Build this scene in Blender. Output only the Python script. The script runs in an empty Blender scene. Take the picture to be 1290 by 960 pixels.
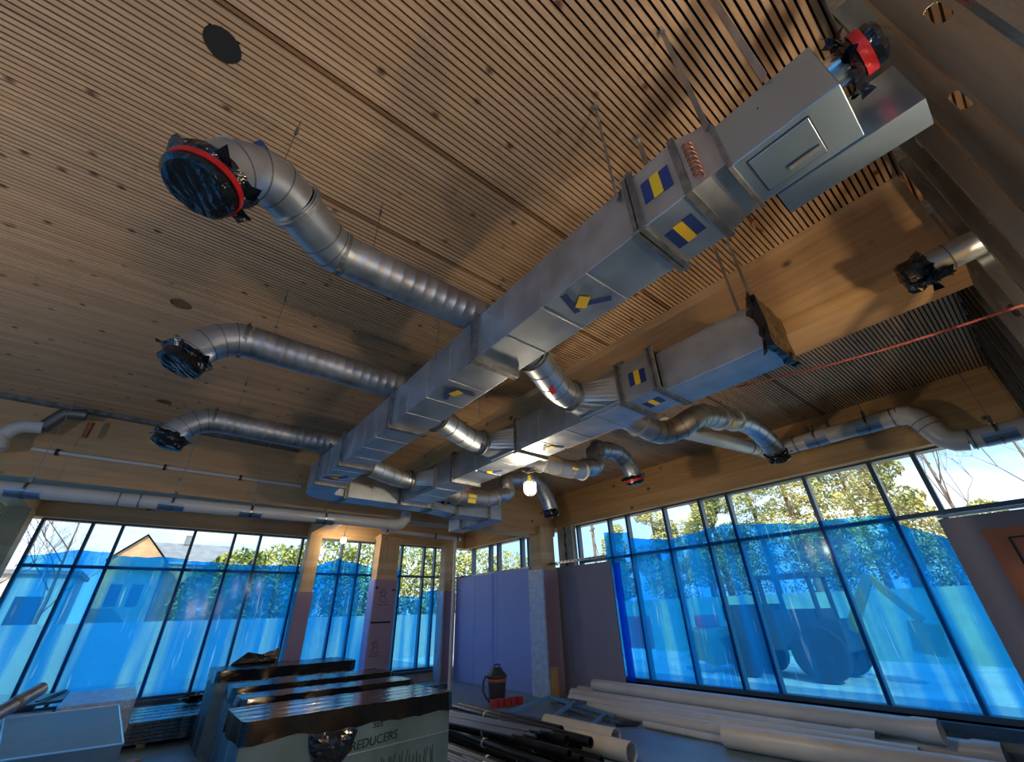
import bpy, math, random
from mathutils import Vector, Matrix
random.seed(7)
S = bpy.context.scene
COL = S.collection
PI = math.pi
FZ = 0.12            # floor level
CZ = 4.15            # underside of the slatted ceiling

# ------------------------------------------------------------------ camera
yaw, pit, rol, fpx = 0.884288080, 0.518165391, -0.0282182748, 512.393433
fw = Vector((math.cos(pit)*math.cos(yaw), math.cos(pit)*math.sin(yaw), math.sin(pit)))
r0 = Vector((math.sin(yaw), -math.cos(yaw), 0)); u0 = r0.cross(fw)
rr = r0*math.cos(rol) + u0*math.sin(rol); uu = -r0*math.sin(rol) + u0*math.cos(rol)
cam = bpy.data.cameras.new('camera'); co = bpy.data.objects.new('camera', cam); COL.objects.link(co)
M = Matrix((rr, uu, -fw)).transposed().to_4x4(); M.translation = (0, 0, 1.6)
co.matrix_world = M
cam.sensor_fit = 'HORIZONTAL'; cam.sensor_width = 36; cam.lens = fpx/1290*36
cam.clip_start = 0.02; cam.clip_end = 500
S.camera = co
S.view_settings.view_transform = 'Standard'; S.view_settings.look = 'None'
S.view_settings.gamma = 1; S.view_settings.use_curve_mapping = False
S.view_settings.exposure = 0.25
S.cycles.max_bounces = 8; S.cycles.diffuse_bounces = 4; S.cycles.glossy_bounces = 4
S.cycles.transparent_max_bounces = 16
S.cycles.sample_clamp_indirect = 4.0
S.cycles.caustics_reflective = False; S.cycles.caustics_refractive = False

# ------------------------------------------------------------------ world and sun
W = bpy.data.worlds.new('sky'); S.world = W; W.use_nodes = True
nt = W.node_tree; nt.nodes.clear()
def wn(t, **k):
    n = nt.nodes.new(t)
    for a, b in k.items(): setattr(n, a, b)
    return n
tc = wn('ShaderNodeTexCoord'); mp = wn('ShaderNodeMapping'); mp.inputs['Scale'].default_value = (1, 1, 3)
nz = wn('ShaderNodeTexNoise'); nz.inputs['Scale'].default_value = 2.2; nz.inputs['Detail'].default_value = 6
cr = wn('ShaderNodeValToRGB')
cr.color_ramp.elements[0].position = 0.42; cr.color_ramp.elements[0].color = (0.33, 0.58, 0.95, 1)
cr.color_ramp.elements[1].position = 0.62; cr.color_ramp.elements[1].color = (0.88, 0.95, 1.0, 1)
bg = wn('ShaderNodeBackground'); bg.inputs['Strength'].default_value = 1.75
wo = wn('ShaderNodeOutputWorld')
nt.links.new(tc.outputs['Generated'], mp.inputs[0]); nt.links.new(mp.outputs[0], nz.inputs['Vector'])
nt.links.new(nz.outputs[0], cr.inputs[0]); nt.links.new(cr.outputs[0], bg.inputs[0]); nt.links.new(bg.outputs[0], wo.inputs[0])

def light(name, kind, loc, energy, color, size=0.1, rot=None):
    l = bpy.data.lights.new(name, kind); l.energy = energy; l.color = color
    if kind == 'SUN': l.angle = math.radians(size)
    elif kind == 'POINT': l.shadow_soft_size = size
    o = bpy.data.objects.new(name, l); COL.objects.link(o); o.location = loc
    if rot is not None: o.rotation_euler = rot
    return o
sd = Vector((0.62, 0.70, -0.62)).normalized()
so = light('sun', 'SUN', (-10, -10, 20), 5.0, (1.0, 0.90, 0.74), 0.6)
so.rotation_euler = sd.to_track_quat('-Z', 'Y').to_euler()

# ------------------------------------------------------------------ materials
MATS = {}
def mat(name, col, rough=0.6, metal=0.0, **k):
    m = bpy.data.materials.new(name); m.use_nodes = True; MATS[name] = m
    n = m.node_tree; b = n.nodes['Principled BSDF']
    b.inputs['Base Color'].default_value = (*col, 1); b.inputs['Roughness'].default_value = rough
    b.inputs['Metallic'].default_value = metal
    sc = k.get('scale', (1, 1, 1)); var = k.get('var', 0.0); ns = k.get('noise', 3.0)
    L = n.links
    t = n.nodes.new('ShaderNodeTexCoord'); mpn = n.nodes.new('ShaderNodeMapping'); mpn.inputs['Scale'].default_value = sc
    L.new(t.outputs['Object'], mpn.inputs[0])
    z = n.nodes.new('ShaderNodeTexNoise'); z.inputs['Scale'].default_value = ns; z.inputs['Detail'].default_value = k.get('detail', 4)
    L.new(mpn.outputs[0], z.inputs['Vector'])
    if var or 'col2' in k:
        c2 = k.get('col2', tuple(min(1, c*(1+var)) for c in col)); c1 = k.get('col1', tuple(c*(1-var) for c in col))
        r = n.nodes.new('ShaderNodeValToRGB'); r.color_ramp.elements[0].position = 0.35; r.color_ramp.elements[1].position = 0.65
        r.color_ramp.elements[0].color = (*c1, 1); r.color_ramp.elements[1].color = (*c2, 1)
        L.new(z.outputs[0], r.inputs[0]); L.new(r.outputs[0], b.inputs['Base Color'])
        m['ramp'] = r.name
    if k.get('rvar'):
        mr = n.nodes.new('ShaderNodeMapRange'); mr.inputs[3].default_value = rough-k['rvar']; mr.inputs[4].default_value = rough+k['rvar']
        L.new(z.outputs[0], mr.inputs[0]); L.new(mr.outputs[0], b.inputs['Roughness'])
    if k.get('bump'):
        z2 = n.nodes.new('ShaderNodeTexNoise'); z2.inputs['Scale'].default_value = k.get('bscale', 20); z2.inputs['Detail'].default_value = 3
        z2.inputs['Distortion'].default_value = k.get('dist', 0)
        L.new(mpn.outputs[0], z2.inputs['Vector'])
        bp = n.nodes.new('ShaderNodeBump'); bp.inputs['Strength'].default_value = k['bump']; bp.inputs['Distance'].default_value = k.get('bdist', 0.02)
        L.new(z2.outputs[0], bp.inputs['Height']); L.new(bp.outputs[0], b.inputs['Normal'])
    if k.get('emit'):
        b.inputs['Emission Color'].default_value = (*k['emit'][0], 1); b.inputs['Emission Strength'].default_value = k['emit'][1]
    if k.get('coat'): b.inputs['Coat Weight'].default_value = k['coat']
    return m

def wood(name, c1, c2, grain='x', knots=2.2, slat=None, knotcol=(0.10, 0.05, 0.02), ksize=0.055):
    """softwood: grain streaks along one axis, a tone of its own per lamella, scattered knots"""
    m = bpy.data.materials.new(name); m.use_nodes = True; MATS[name] = m
    n = m.node_tree; L = n.links; b = n.nodes['Principled BSDF']; b.inputs['Roughness'].default_value = 0.62
    t = n.nodes.new('ShaderNodeTexCoord'); mpn = n.nodes.new('ShaderNodeMapping')
    s = {'x': (0.6, 9, 9), 'y': (9, 0.6, 9), 'z': (9, 9, 0.6)}[grain]; mpn.inputs['Scale'].default_value = s
    L.new(t.outputs['Object'], mpn.inputs[0])
    z = n.nodes.new('ShaderNodeTexNoise'); z.inputs['Scale'].default_value = 2.5; z.inputs['Detail'].default_value = 5; z.inputs['Distortion'].default_value = 0.6
    L.new(mpn.outputs[0], z.inputs['Vector'])
    sx = n.nodes.new('ShaderNodeSeparateXYZ'); L.new(t.outputs['Object'], sx.inputs[0])
    dv = n.nodes.new('ShaderNodeMath'); dv.operation = 'DIVIDE'; dv.inputs[1].default_value = slat or 0.14
    fl = n.nodes.new('ShaderNodeMath'); fl.operation = 'FLOOR'
    L.new(sx.outputs['Y' if slat else 'Z'], dv.inputs[0]); L.new(dv.outputs[0], fl.inputs[0])
    wn_ = n.nodes.new('ShaderNodeTexWhiteNoise'); wn_.noise_dimensions = '1D'; L.new(fl.outputs[0], wn_.inputs['W'])
    mx = n.nodes.new('ShaderNodeMath'); mx.operation = 'MULTIPLY_ADD'; mx.inputs[1].default_value = 0.35; L.new(wn_.outputs[0], mx.inputs[0])
    z3 = n.nodes.new('ShaderNodeMath'); z3.operation = 'MULTIPLY'; z3.inputs[1].default_value = 0.8; L.new(z.outputs[0], z3.inputs[0])
    L.new(z3.outputs[0], mx.inputs[2])
    r = n.nodes.new('ShaderNodeValToRGB'); r.color_ramp.elements[0].position = 0.2; r.color_ramp.elements[1].position = 0.8
    r.color_ramp.elements[0].color = (*c1, 1); r.color_ramp.elements[1].color = (*c2, 1); L.new(mx.outputs[0], r.inputs[0])
    mk = n.nodes.new('ShaderNodeMapping'); sk = {'x': (0.8, 1, 1), 'y': (1, 0.8, 1), 'z': (1, 1, 0.8)}[grain]; mk.inputs['Scale'].default_value = sk
    L.new(t.outputs['Object'], mk.inputs[0])
    v = n.nodes.new('ShaderNodeTexVoronoi'); v.inputs['Scale'].default_value = knots; v.inputs['Randomness'].default_value = 1.0
    L.new(mk.outputs[0], v.inputs['Vector'])
    mr = n.nodes.new('ShaderNodeMapRange'); mr.inputs[1].default_value = ksize*0.35; mr.inputs[2].default_value = ksize
    mr.inputs[3].default_value = 1; mr.inputs[4].default_value = 0; L.new(v.outputs['Distance'], mr.inputs[0])
    mc = n.nodes.new('ShaderNodeMix'); mc.data_type = 'RGBA'; mc.inputs['B'].default_value = (*knotcol, 1)
    L.new(mr.outputs[0], mc.inputs['Factor']); L.new(r.outputs[0], mc.inputs['A']); L.new(mc.outputs['Result'], b.inputs['Base Color'])
    return m

PITCH = 0.0367
wood('slat_wood', (0.42, 0.255, 0.135), (0.60, 0.40, 0.235), 'x', 6.0, PITCH, knotcol=(0.13, 0.06, 0.028), ksize=0.165)
wood('glulam', (0.46, 0.25, 0.09), (0.70, 0.44, 0.19), 'y', 3.0, ksize=0.13)
wood('glulam_across', (0.46, 0.28, 0.13), (0.64, 0.43, 0.23), 'x', 3.0, ksize=0.13)
wood('column_wood', (0.44, 0.29, 0.14), (0.62, 0.45, 0.25), 'z', 2.6, ksize=0.1)
wood('plywood', (0.58, 0.36, 0.14), (0.72, 0.49, 0.22), 'z', 1.6)
mat('dark_gap', (0.030, 0.016, 0.010), 0.9)
mat('hole_black', (0.012, 0.012, 0.010), 0.8)
mat('hole_wood', (0.16, 0.09, 0.04), 0.8)
mat('seam_wood', (0.26, 0.14, 0.06), 0.7)
mat('galv', (0.47, 0.53, 0.59), 0.42, 0.90, var=0.13, noise=5, rvar=0.10, detail=6)
mat('galv_store', (0.13, 0.20, 0.23), 0.5, 0.7, var=0.2, noise=3, rvar=0.1, detail=6)
mat('galv_dull', (0.46, 0.47, 0.48), 0.45, 0.88, var=0.2, noise=4, rvar=0.1, detail=6)
mat('spiral', (0.44, 0.45, 0.47), 0.46, 0.88, var=0.18, noise=6, rvar=0.12, detail=6)
mat('seam_metal', (0.20, 0.21, 0.22), 0.5, 0.8)
mat('flange_metal', (0.24, 0.24, 0.24), 0.5, 0.85, var=0.3, noise=14)
mat('bright_metal', (0.72, 0.73, 0.74), 0.25, 0.95)
mat('stud_metal', (0.24, 0.24, 0.235), 0.28, 0.92, var=0.2, noise=2, scale=(6, 6, 0.5), rvar=0.12)
mat('copper', (0.50, 0.20, 0.11), 0.35, 0.85, var=0.2)
mat('black_plastic', (0.008, 0.009, 0.013), 0.16, 0.0, bump=0.55, bscale=9, bdist=0.03, dist=1.4, scale=(1, 1, 1))
mat('black_wrap', (0.006, 0.007, 0.010), 0.13, 0.0, bump=0.15, bscale=7, bdist=0.012, dist=1.0, scale=(0.5, 3.0, 2.0))
mat('red_tape', (0.48, 0.015, 0.018), 0.35, bump=0.3, bscale=30)
mat('blue_tape', (0.012, 0.035, 0.16), 0.5)
mat('yellow_tape', (0.78, 0.52, 0.02), 0.5)
mat('yellow_label', (0.80, 0.62, 0.05), 0.5)
mat('dark_print', (0.02, 0.02, 0.025), 0.7)
mat('faint_marker', (0.008, 0.009, 0.012), 0.8)
mat('red_print', (0.45, 0.05, 0.04), 0.6)
mat('pvc', (0.62, 0.61, 0.58), 0.32, var=0.05, noise=3, coat=0.2)
mat('pvc_floor', (0.60, 0.57, 0.51), 0.35, var=0.06, noise=3)
mat('pvc_thin', (0.70, 0.68, 0.64), 0.4)
mat('black_pipe', (0.012, 0.013, 0.016), 0.28, 0.1, var=0.3, noise=10)
mat('steel_conduit', (0.30, 0.33, 0.38), 0.35, 0.85)
mat('shield_blue', (0.22, 0.30, 0.42), 0.4, 0.75)
mat('concrete', (0.17, 0.26, 0.32), 0.42, var=0.22, noise=1.5, detail=8, rvar=0.15, bump=0.1, bscale=30)
mat('kerb_concrete', (0.34, 0.34, 0.31), 0.8, var=0.2, noise=3, detail=8)
mat('frame_alu', (0.055, 0.085, 0.115), 0.4, 0.3)
mat('insulation_blue', (0.27, 0.37, 0.78), 0.55, var=0.04, noise=1.0)
mat('insulation_mauve', (0.36, 0.25, 0.31), 0.6, var=0.06, noise=1.0)
mat('insulation_grey', (0.24, 0.22, 0.27), 0.6, var=0.06, noise=1.2)
mat('orange_board', (0.50, 0.17, 0.075), 0.6, var=0.15, noise=2)
mat('clear_wrap', (0.46, 0.58, 0.76), 0.2, var=0.1, noise=9, bump=0.7, bscale=10, bdist=0.03, dist=1.5)
mat('vac_grey', (0.045, 0.045, 0.05), 0.45)
mat('vac_orange', (0.55, 0.13, 0.05), 0.5)
mat('red_plastic', (0.50, 0.05, 0.04), 0.5)
mat('rope_red', (0.42, 0.10, 0.07), 0.6, var=0.4, noise=60)
mat('blue_steel', (0.20, 0.42, 0.56), 0.4, 0.5)
mat('dull_tray', (0.38, 0.51, 0.64), 0.3, 0.9)
mat('lamp_glass', (1, 1, 1), 0.4, emit=((1.0, 0.86, 0.62), 28.0))
mat('cable', (0.35, 0.28, 0.22), 0.6)
mat('ground', (0.30, 0.29, 0.27), 0.9, var=0.25, noise=0.4, detail=8)
mat('gravel_light', (0.60, 0.58, 0.53), 0.9, var=0.15, noise=1.0, detail=8)
mat('fence_white', (0.46, 0.46, 0.44), 0.8, var=0.05)
mat('fence_green', (0.30, 0.42, 0.32), 0.8, var=0.1)
mat('brick_ochre', (0.62, 0.38, 0.20), 0.9, var=0.15, noise=2)
mat('roof_slate', (0.22, 0.24, 0.26), 0.7, var=0.15, noise=2)
mat('render_pale', (0.60, 0.56, 0.48), 0.9)
mat('window_dark', (0.05, 0.07, 0.09), 0.2)
mat('hedge', (0.20, 0.24, 0.04), 0.9, col1=(0.10, 0.15, 0.02), col2=(0.46, 0.46, 0.10), noise=1.2)
mat('pine_leaf', (0.3, 0.3, 0.06), 0.9, col1=(0.16, 0.22, 0.07), col2=(0.62, 0.52, 0.16), noise=0.5)
mat('pine_leaf_dark', (0.10, 0.16, 0.08), 0.9, col1=(0.06, 0.12, 0.06), col2=(0.25, 0.30, 0.12), noise=0.7)
mat('bark', (0.20, 0.14, 0.10), 0.9, var=0.3)
mat('machine_dark', (0.03, 0.035, 0.04), 0.6)
mat('machine_yellow', (0.25, 0.22, 0.06), 0.6)
mat('vehicle_red', (0.62, 0.05, 0.07), 0.4)
mat('tyre', (0.02, 0.02, 0.02), 0.9)
mat('white_paint', (0.8, 0.8, 0.78), 0.6)

def film_material():
    """thin blue protective film: see-through where single, deeper where it overlaps in vertical folds"""
    m = bpy.data.materials.new('blue_film'); m.use_nodes = True; MATS['blue_film'] = m
    n = m.node_tree; n.nodes.clear(); L = n.links
    def N(t): return n.nodes.new(t)
    t = N('ShaderNodeTexCoord'); mp = N('ShaderNodeMapping'); mp.inputs['Scale'].default_value = (1.6, 1.6, 0.10)
    L.new(t.outputs['Object'], mp.inputs[0])
    z = N('ShaderNodeTexNoise'); z.inputs['Scale'].default_value = 1.7; z.inputs['Detail'].default_value = 2.5; L.new(mp.outputs[0], z.inputs['Vector'])
    r = N('ShaderNodeMapRange'); r.inputs[1].default_value = 0.44; r.inputs[2].default_value = 0.58; L.new(z.outputs[0], r.inputs[0])
    # fine scratches and creases
    mp2 = N('ShaderNodeMapping'); mp2.inputs['Scale'].default_value = (9, 9, 0.5); mp2.inputs['Rotation'].default_value = (0.12, 0.12, 0)
    L.new(t.outputs['Object'], mp2.inputs[0])
    z2 = N('ShaderNodeTexNoise'); z2.inputs['Scale'].default_value = 2.5; z2.inputs['Detail'].default_value = 2; L.new(mp2.outputs[0], z2.inputs['Vector'])
    r2 = N('ShaderNodeMapRange'); r2.inputs[1].default_value = 0.66; r2.inputs[2].default_value = 0.74; L.new(z2.outputs[0], r2.inputs[0])
    ct = N('ShaderNodeMix'); ct.data_type = 'RGBA'; ct.inputs['A'].default_value = (0.15, 0.58, 0.86, 1); ct.inputs['B'].default_value = (0.015, 0.30, 0.80, 1)
    L.new(r.outputs[0], ct.inputs['Factor'])
    tr = N('ShaderNodeBsdfTransparent'); L.new(ct.outputs['Result'], tr.inputs[0])
    cl = N('ShaderNodeMix'); cl.data_type = 'RGBA'; cl.inputs['A'].default_value = (0.01, 0.29, 0.88, 1); cl.inputs['B'].default_value = (0.45, 0.75, 0.98, 1)
    L.new(r2.outputs[0], cl.inputs['Factor'])
    tl = N('ShaderNodeBsdfTranslucent'); L.new(cl.outputs['Result'], tl.inputs[0])
    gl = N('ShaderNodeBsdfGlossy'); gl.inputs['Roughness'].default_value = 0.12; gl.inputs[0].default_value = (0.8, 0.9, 1, 1)
    f1 = N('ShaderNodeMapRange'); f1.inputs[3].default_value = 0.23; f1.inputs[4].default_value = 0.50; L.new(r.outputs[0], f1.inputs[0])
    m1 = N('ShaderNodeMixShader'); L.new(f1.outputs[0], m1.inputs[0]); L.new(tr.outputs[0], m1.inputs[1]); L.new(tl.outputs[0], m1.inputs[2])
    m2 = N('ShaderNodeMixShader'); m2.inputs[0].default_value = 0.01; L.new(m1.outputs[0], m2.inputs[1]); L.new(gl.outputs[0], m2.inputs[2])
    o = N('ShaderNodeOutputMaterial'); L.new(m2.outputs[0], o.inputs[0])
film_material()
def glass_material():
    m = bpy.data.materials.new('clear_glass'); m.use_nodes = True; MATS['clear_glass'] = m
    n = m.node_tree; n.nodes.clear(); L = n.links
    tr = n.nodes.new('ShaderNodeBsdfTransparent'); tr.inputs[0].default_value = (0.93, 0.97, 0.97, 1)
    gl = n.nodes.new('ShaderNodeBsdfGlossy'); gl.inputs['Roughness'].default_value = 0.03
    mx = n.nodes.new('ShaderNodeMixShader'); mx.inputs[0].default_value = 0.03
    L.new(tr.outputs[0], mx.inputs[1]); L.new(gl.outputs[0], mx.inputs[2])
    o = n.nodes.new('ShaderNodeOutputMaterial'); L.new(mx.outputs[0], o.inputs[0])
glass_material()

# ------------------------------------------------------------------ mesh helpers
class MB:
    def __init__(s): s.v = []; s.f = []; s.sm = []
    def add(s, vs, fs, smooth=False):
        b = len(s.v); s.v += [tuple(p) for p in vs]; s.f += [tuple(i+b for i in f) for f in fs]; s.sm += [smooth]*len(fs); return s
    def box(s, x0, x1, y0, y1, z0, z1):
        v = [(x, y, z) for z in (z0, z1) for y in (y0, y1) for x in (x0, x1)]
        return s.add(v, [(0, 2, 3, 1), (4, 5, 7, 6), (0, 1, 5, 4), (2, 6, 7, 3), (0, 4, 6, 2), (1, 3, 7, 5)])
    def obox(s, c, ax, ay, az):
        c = Vector(c); ax, ay, az = Vector(ax), Vector(ay), Vector(az)
        v = [c+i*ax+j*ay+k*az for k in (-1, 1) for j in (-1, 1) for i in (-1, 1)]
        return s.add(v, [(0, 2, 3, 1), (4, 5, 7, 6), (0, 1, 5, 4), (2, 6, 7, 3), (0, 4, 6, 2), (1, 3, 7, 5)])
    def bar(s, a, b, w, h=None, up=(0, 0, 1)):
        a, b = Vector(a), Vector(b); d = (b-a); u = Vector(up)
        if abs(d.normalized().dot(u)) > 0.98: u = Vector((0, 1, 0))
        r = d.cross(u).normalized(); q = r.cross(d).normalized(); h = h or w
        return s.obox((a+b)/2, d/2, r*w/2, q*h/2)
    def tube(s, pts, r, n=20, cap=True, inner=None, radii=None, smooth=True):
        pts = [Vector(p) for p in pts]; m = len(pts)
        tang = []
        for i in range(m):
            a = pts[max(0, i-1)]; b = pts[min(m-1, i+1)]
            if 0 < i < m-1: t = (pts[i]-a).normalized()+(b-pts[i]).normalized()
            else: t = b-a
            tang.append(t.normalized())
        ref = Vector((0, 0, 1)) if abs(tang[0].z) < 0.9 else Vector((1, 0, 0))
        nrm = tang[0].cross(ref).normalized(); rings = []
        for i in range(m):
            nrm = (nrm-tang[i]*nrm.dot(tang[i])).normalized(); bn = tang[i].cross(nrm)
            ri = radii[i] if radii else r
            rings.append([pts[i]+(nrm*math.cos(2*PI*k/n)+bn*math.sin(2*PI*k/n))*ri for k in range(n)])
        vs = [p for g in rings for p in g]
        fs = [(i*n+k, i*n+(k+1) % n, (i+1)*n+(k+1) % n, (i+1)*n+k) for i in range(m-1) for k in range(n)]
        s.add(vs, fs, smooth)
        if inner:   # hollow end: ring lip and a short dark-looking bore
            for e, sg in ((0, 1), (m-1, -1)):
                o = rings[e]; t = tang[e]*sg; cc = pts[e]
                i1 = [cc+(p-cc)*inner for p in o]; i2 = [p+t*r*2.2 for p in i1]
                v2 = o+i1+i2; f2 = []
                for k in range(n):
                    k2 = (k+1) % n; f2 += [(k, k2, n+k2, n+k), (n+k, n+k2, 2*n+k2, 2*n+k)]
                f2.append(tuple(range(2*n, 3*n))); s.add(v2, f2)
        elif cap:
            s.add(rings[0], [tuple(range(n))]); s.add(rings[-1], [tuple(range(n))])
        return s
    def ring(s, c, d, r, w, t, n=28):
        """a band of width w and thickness t round a pipe of radius r"""
        c, d = Vector(c), Vector(d).normalized()
        ref = Vector((0, 0, 1)) if abs(d.z) < 0.9 else Vector((1, 0, 0)); a = d.cross(ref).normalized(); b = d.cross(a)
        prof = [(-w/2, r-0.002), (-w/2, r+t), (w/2, r+t), (w/2, r-0.002)]
        vs = []; fs = []
        for k in range(n):
            q = a*math.cos(2*PI*k/n)+b*math.sin(2*PI*k/n)
            vs += [c+d*x+q*y for x, y in prof]
        for k in range(n):
            k2 = (k+1) % n
            for j in range(4): fs.append((k*4+j, k*4+(j+1) % 4, k2*4+(j+1) % 4, k2*4+j))
        return s.add(vs, fs)
    def quad(s, *p): return s.add(p, [tuple(range(len(p)))])
    def build(s, name, m, parent=None, label=None, cat=None, group=None, kind=None, flip=False):
        me = bpy.data.meshes.new(name); me.from_pydata(s.v, [], s.f)
        me.polygons.foreach_set('use_smooth', s.sm)
        me.validate(); me.update()
        me.materials.append(MATS[m]); o = bpy.data.objects.new(name, me); COL.objects.link(o)
        if parent is not None:
            o.parent = parent
            o.matrix_parent_inverse = Matrix.Translation(parent.get('_w', parent.location)).inverted() if parent.type == 'EMPTY' else Matrix.Identity(4)
        if label: o['label'] = label
        if cat: o['category'] = cat
        if group: o['group'] = group
        if kind: o['kind'] = kind
        return o
def thing(name, label, cat, loc, group=None, kind=None):
    o = bpy.data.objects.new(name, None); COL.objects.link(o); o.location = loc; o.empty_display_size = 0.2
    if label: o['label'] = label
    if cat: o['category'] = cat
    if group: o['group'] = group
    if kind: o['kind'] = kind
    return o
def bevel(o, w=0.004, seg=2):
    b = o.modifiers.new('bevel', 'BEVEL'); b.width = w; b.segments = seg; b.limit_method = 'ANGLE'
    return o
def solid(name, m, x0, x1, y0, y1, z0, z1, parent=None, **k):
    return MB().box(x0, x1, y0, y1, z0, z1).build(name, m, parent, **k)

# ------------------------------------------------------------------ room: floor, ceiling, walls
solid('floor', 'concrete', -6.2, 7.9, -4.5, 12.1, -0.1, FZ, kind='structure')
HOLES = [(-0.513, 1.627, 0.085), (-0.528, 4.151, 0.085), (-0.555, 6.642, 0.085)]
SY0 = 1.437-PITCH*160
WIDE = {160, 160+21}                               # slats replaced by a flat brown joint strip
THIN = {160+65, 160+128}                   # wider dark joints between deck panels
mb = MB(); ms = MB()
for i in range(0, 446):
    yc_ = SY0+i*PITCH
    if yc_ < -4.4 or yc_ > 11.85: continue
    h = (PITCH-0.0115)/2; y1, y2 = yc_-h, yc_+h
    if i in WIDE:
        xs = -6.2 if i == 160 else 0.05
        ms.box(xs, 7.9, y1+0.003, y2-0.003, CZ+0.006, CZ+0.04)
        if xs > -6: mb.box(-6.2, xs, y1, y2, CZ, CZ+0.045)
        continue
    if i in THIN: y2 -= 0.007
    cut = [q for q in HOLES if abs(yc_-q[1]) < q[2]+h]
    if not cut: mb.box(-6.2, 7.9, y1, y2, CZ, CZ+0.045); continue
    hx, hy, hr = cut[0]; n = 6
    for k in range(n):
        a, b = y1+(y2-y1)*k/n, y1+(y2-y1)*(k+1)/n; d = abs((a+b)/2-hy)
        if d < hr:
            c = math.sqrt(hr*hr-d*d)*random.uniform(0.98, 1.03); mb.box(-6.2, hx-c, a, b, CZ, CZ+0.045); mb.box(hx+c, 7.9, a, b, CZ, CZ+0.045)
        else: mb.box(-6.2, 7.9, a, b, CZ, CZ+0.045)
ceil = mb.build('ceiling', 'slat_wood', kind='structure')
ms.build('seam_strip', 'seam_wood', ceil)
solid('deck_backing', 'dark_gap', -6.2, 7.9, -4.4, 11.9, CZ+0.046, CZ+0.25, ceil)
mb = MB(); mb.tube([(HOLES[0][0], HOLES[0][1], CZ+0.005), (HOLES[0][0], HOLES[0][1], CZ+0.042)], 0.083, 18)
mb.build('sleeve_opening', 'hole_black', ceil, label='black sleeve opening in the slats')
mb = MB()
for hx, hy, hr in HOLES[1:]: mb.tube([(hx, hy, CZ+0.012), (hx, hy, CZ+0.042)], 0.083, 18)
mb.build('sleeve_opening', 'hole_wood', ceil, label='shallow brown recess in the slats')
solid('roof', 'machine_dark', -6.4, 8.1, -4.6, 12.2, CZ+0.26, CZ+0.5, kind='structure')
# steel strip where the slats meet the cross girder
GY = 7.53
solid('trim_1', 'flange_metal', -6.2, 1.35, GY-0.10, GY, CZ-0.05, CZ-0.001, kind='structure')
girder = solid('girder', 'glulam_across', -6.2, 7.38, GY, GY+0.42, 3.19, CZ, kind='structure')
solid('beam', 'glulam', 3.2, 3.6, -0.34, GY-0.001, 3.37, CZ, kind='structure')
solid('beam', 'glulam', 2.72, 3.02, GY+0.42, 11.55, 3.42, 3.80, kind='structure')
solid('beam', 'glulam', -2.35, -2.05, GY+0.42, 11.55, 3.42, 3.80, kind='structure')
solid('beam', 'glulam', 7.40, 7.85, -4.4, 11.9, 3.37, CZ, kind='structure', )
solid('wall_left', 'glulam_across', -6.2, 7.39, 11.6, 11.95, 3.385, CZ, kind='structure')
solid('trim_2', 'kerb_concrete', -6.2, 7.3, 11.6, 11.95, FZ, 0.36, kind='structure')
solid('trim_3', 'kerb_concrete', 7.38, 7.85, -4.4, 11.59, FZ, 0.44, kind='structure')
# back of the room, never seen by this camera: a wall with two broad openings
mb = MB(); mb.box(-6.3, -6.1, -4.5, 12.1, FZ, 0.5); mb.box(-6.3, -6.1, -4.5, 12.1, 3.7, CZ)
for yy in (-4.4, -0.5, 3.5, 7.5, 11.7): mb.box(-6.3, -6.1, yy-0.15, yy+0.15, 0.5, 3.7)
mb.build('wall_back', 'kerb_concrete', kind='structure')
mb = MB(); mb.box(-6.1, 7.9, -4.6, -4.45, FZ, 0.5); mb.box(-6.1, 7.9, -4.6, -4.45, 3.5, CZ)
for xx in (-5.9, -2.5, 1.0, 4.4, 7.7): mb.box(xx-0.15, xx+0.15, -4.6, -4.45, 0.5, 3.5)
mb.build('wall_near', 'kerb_concrete', kind='structure')

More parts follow.
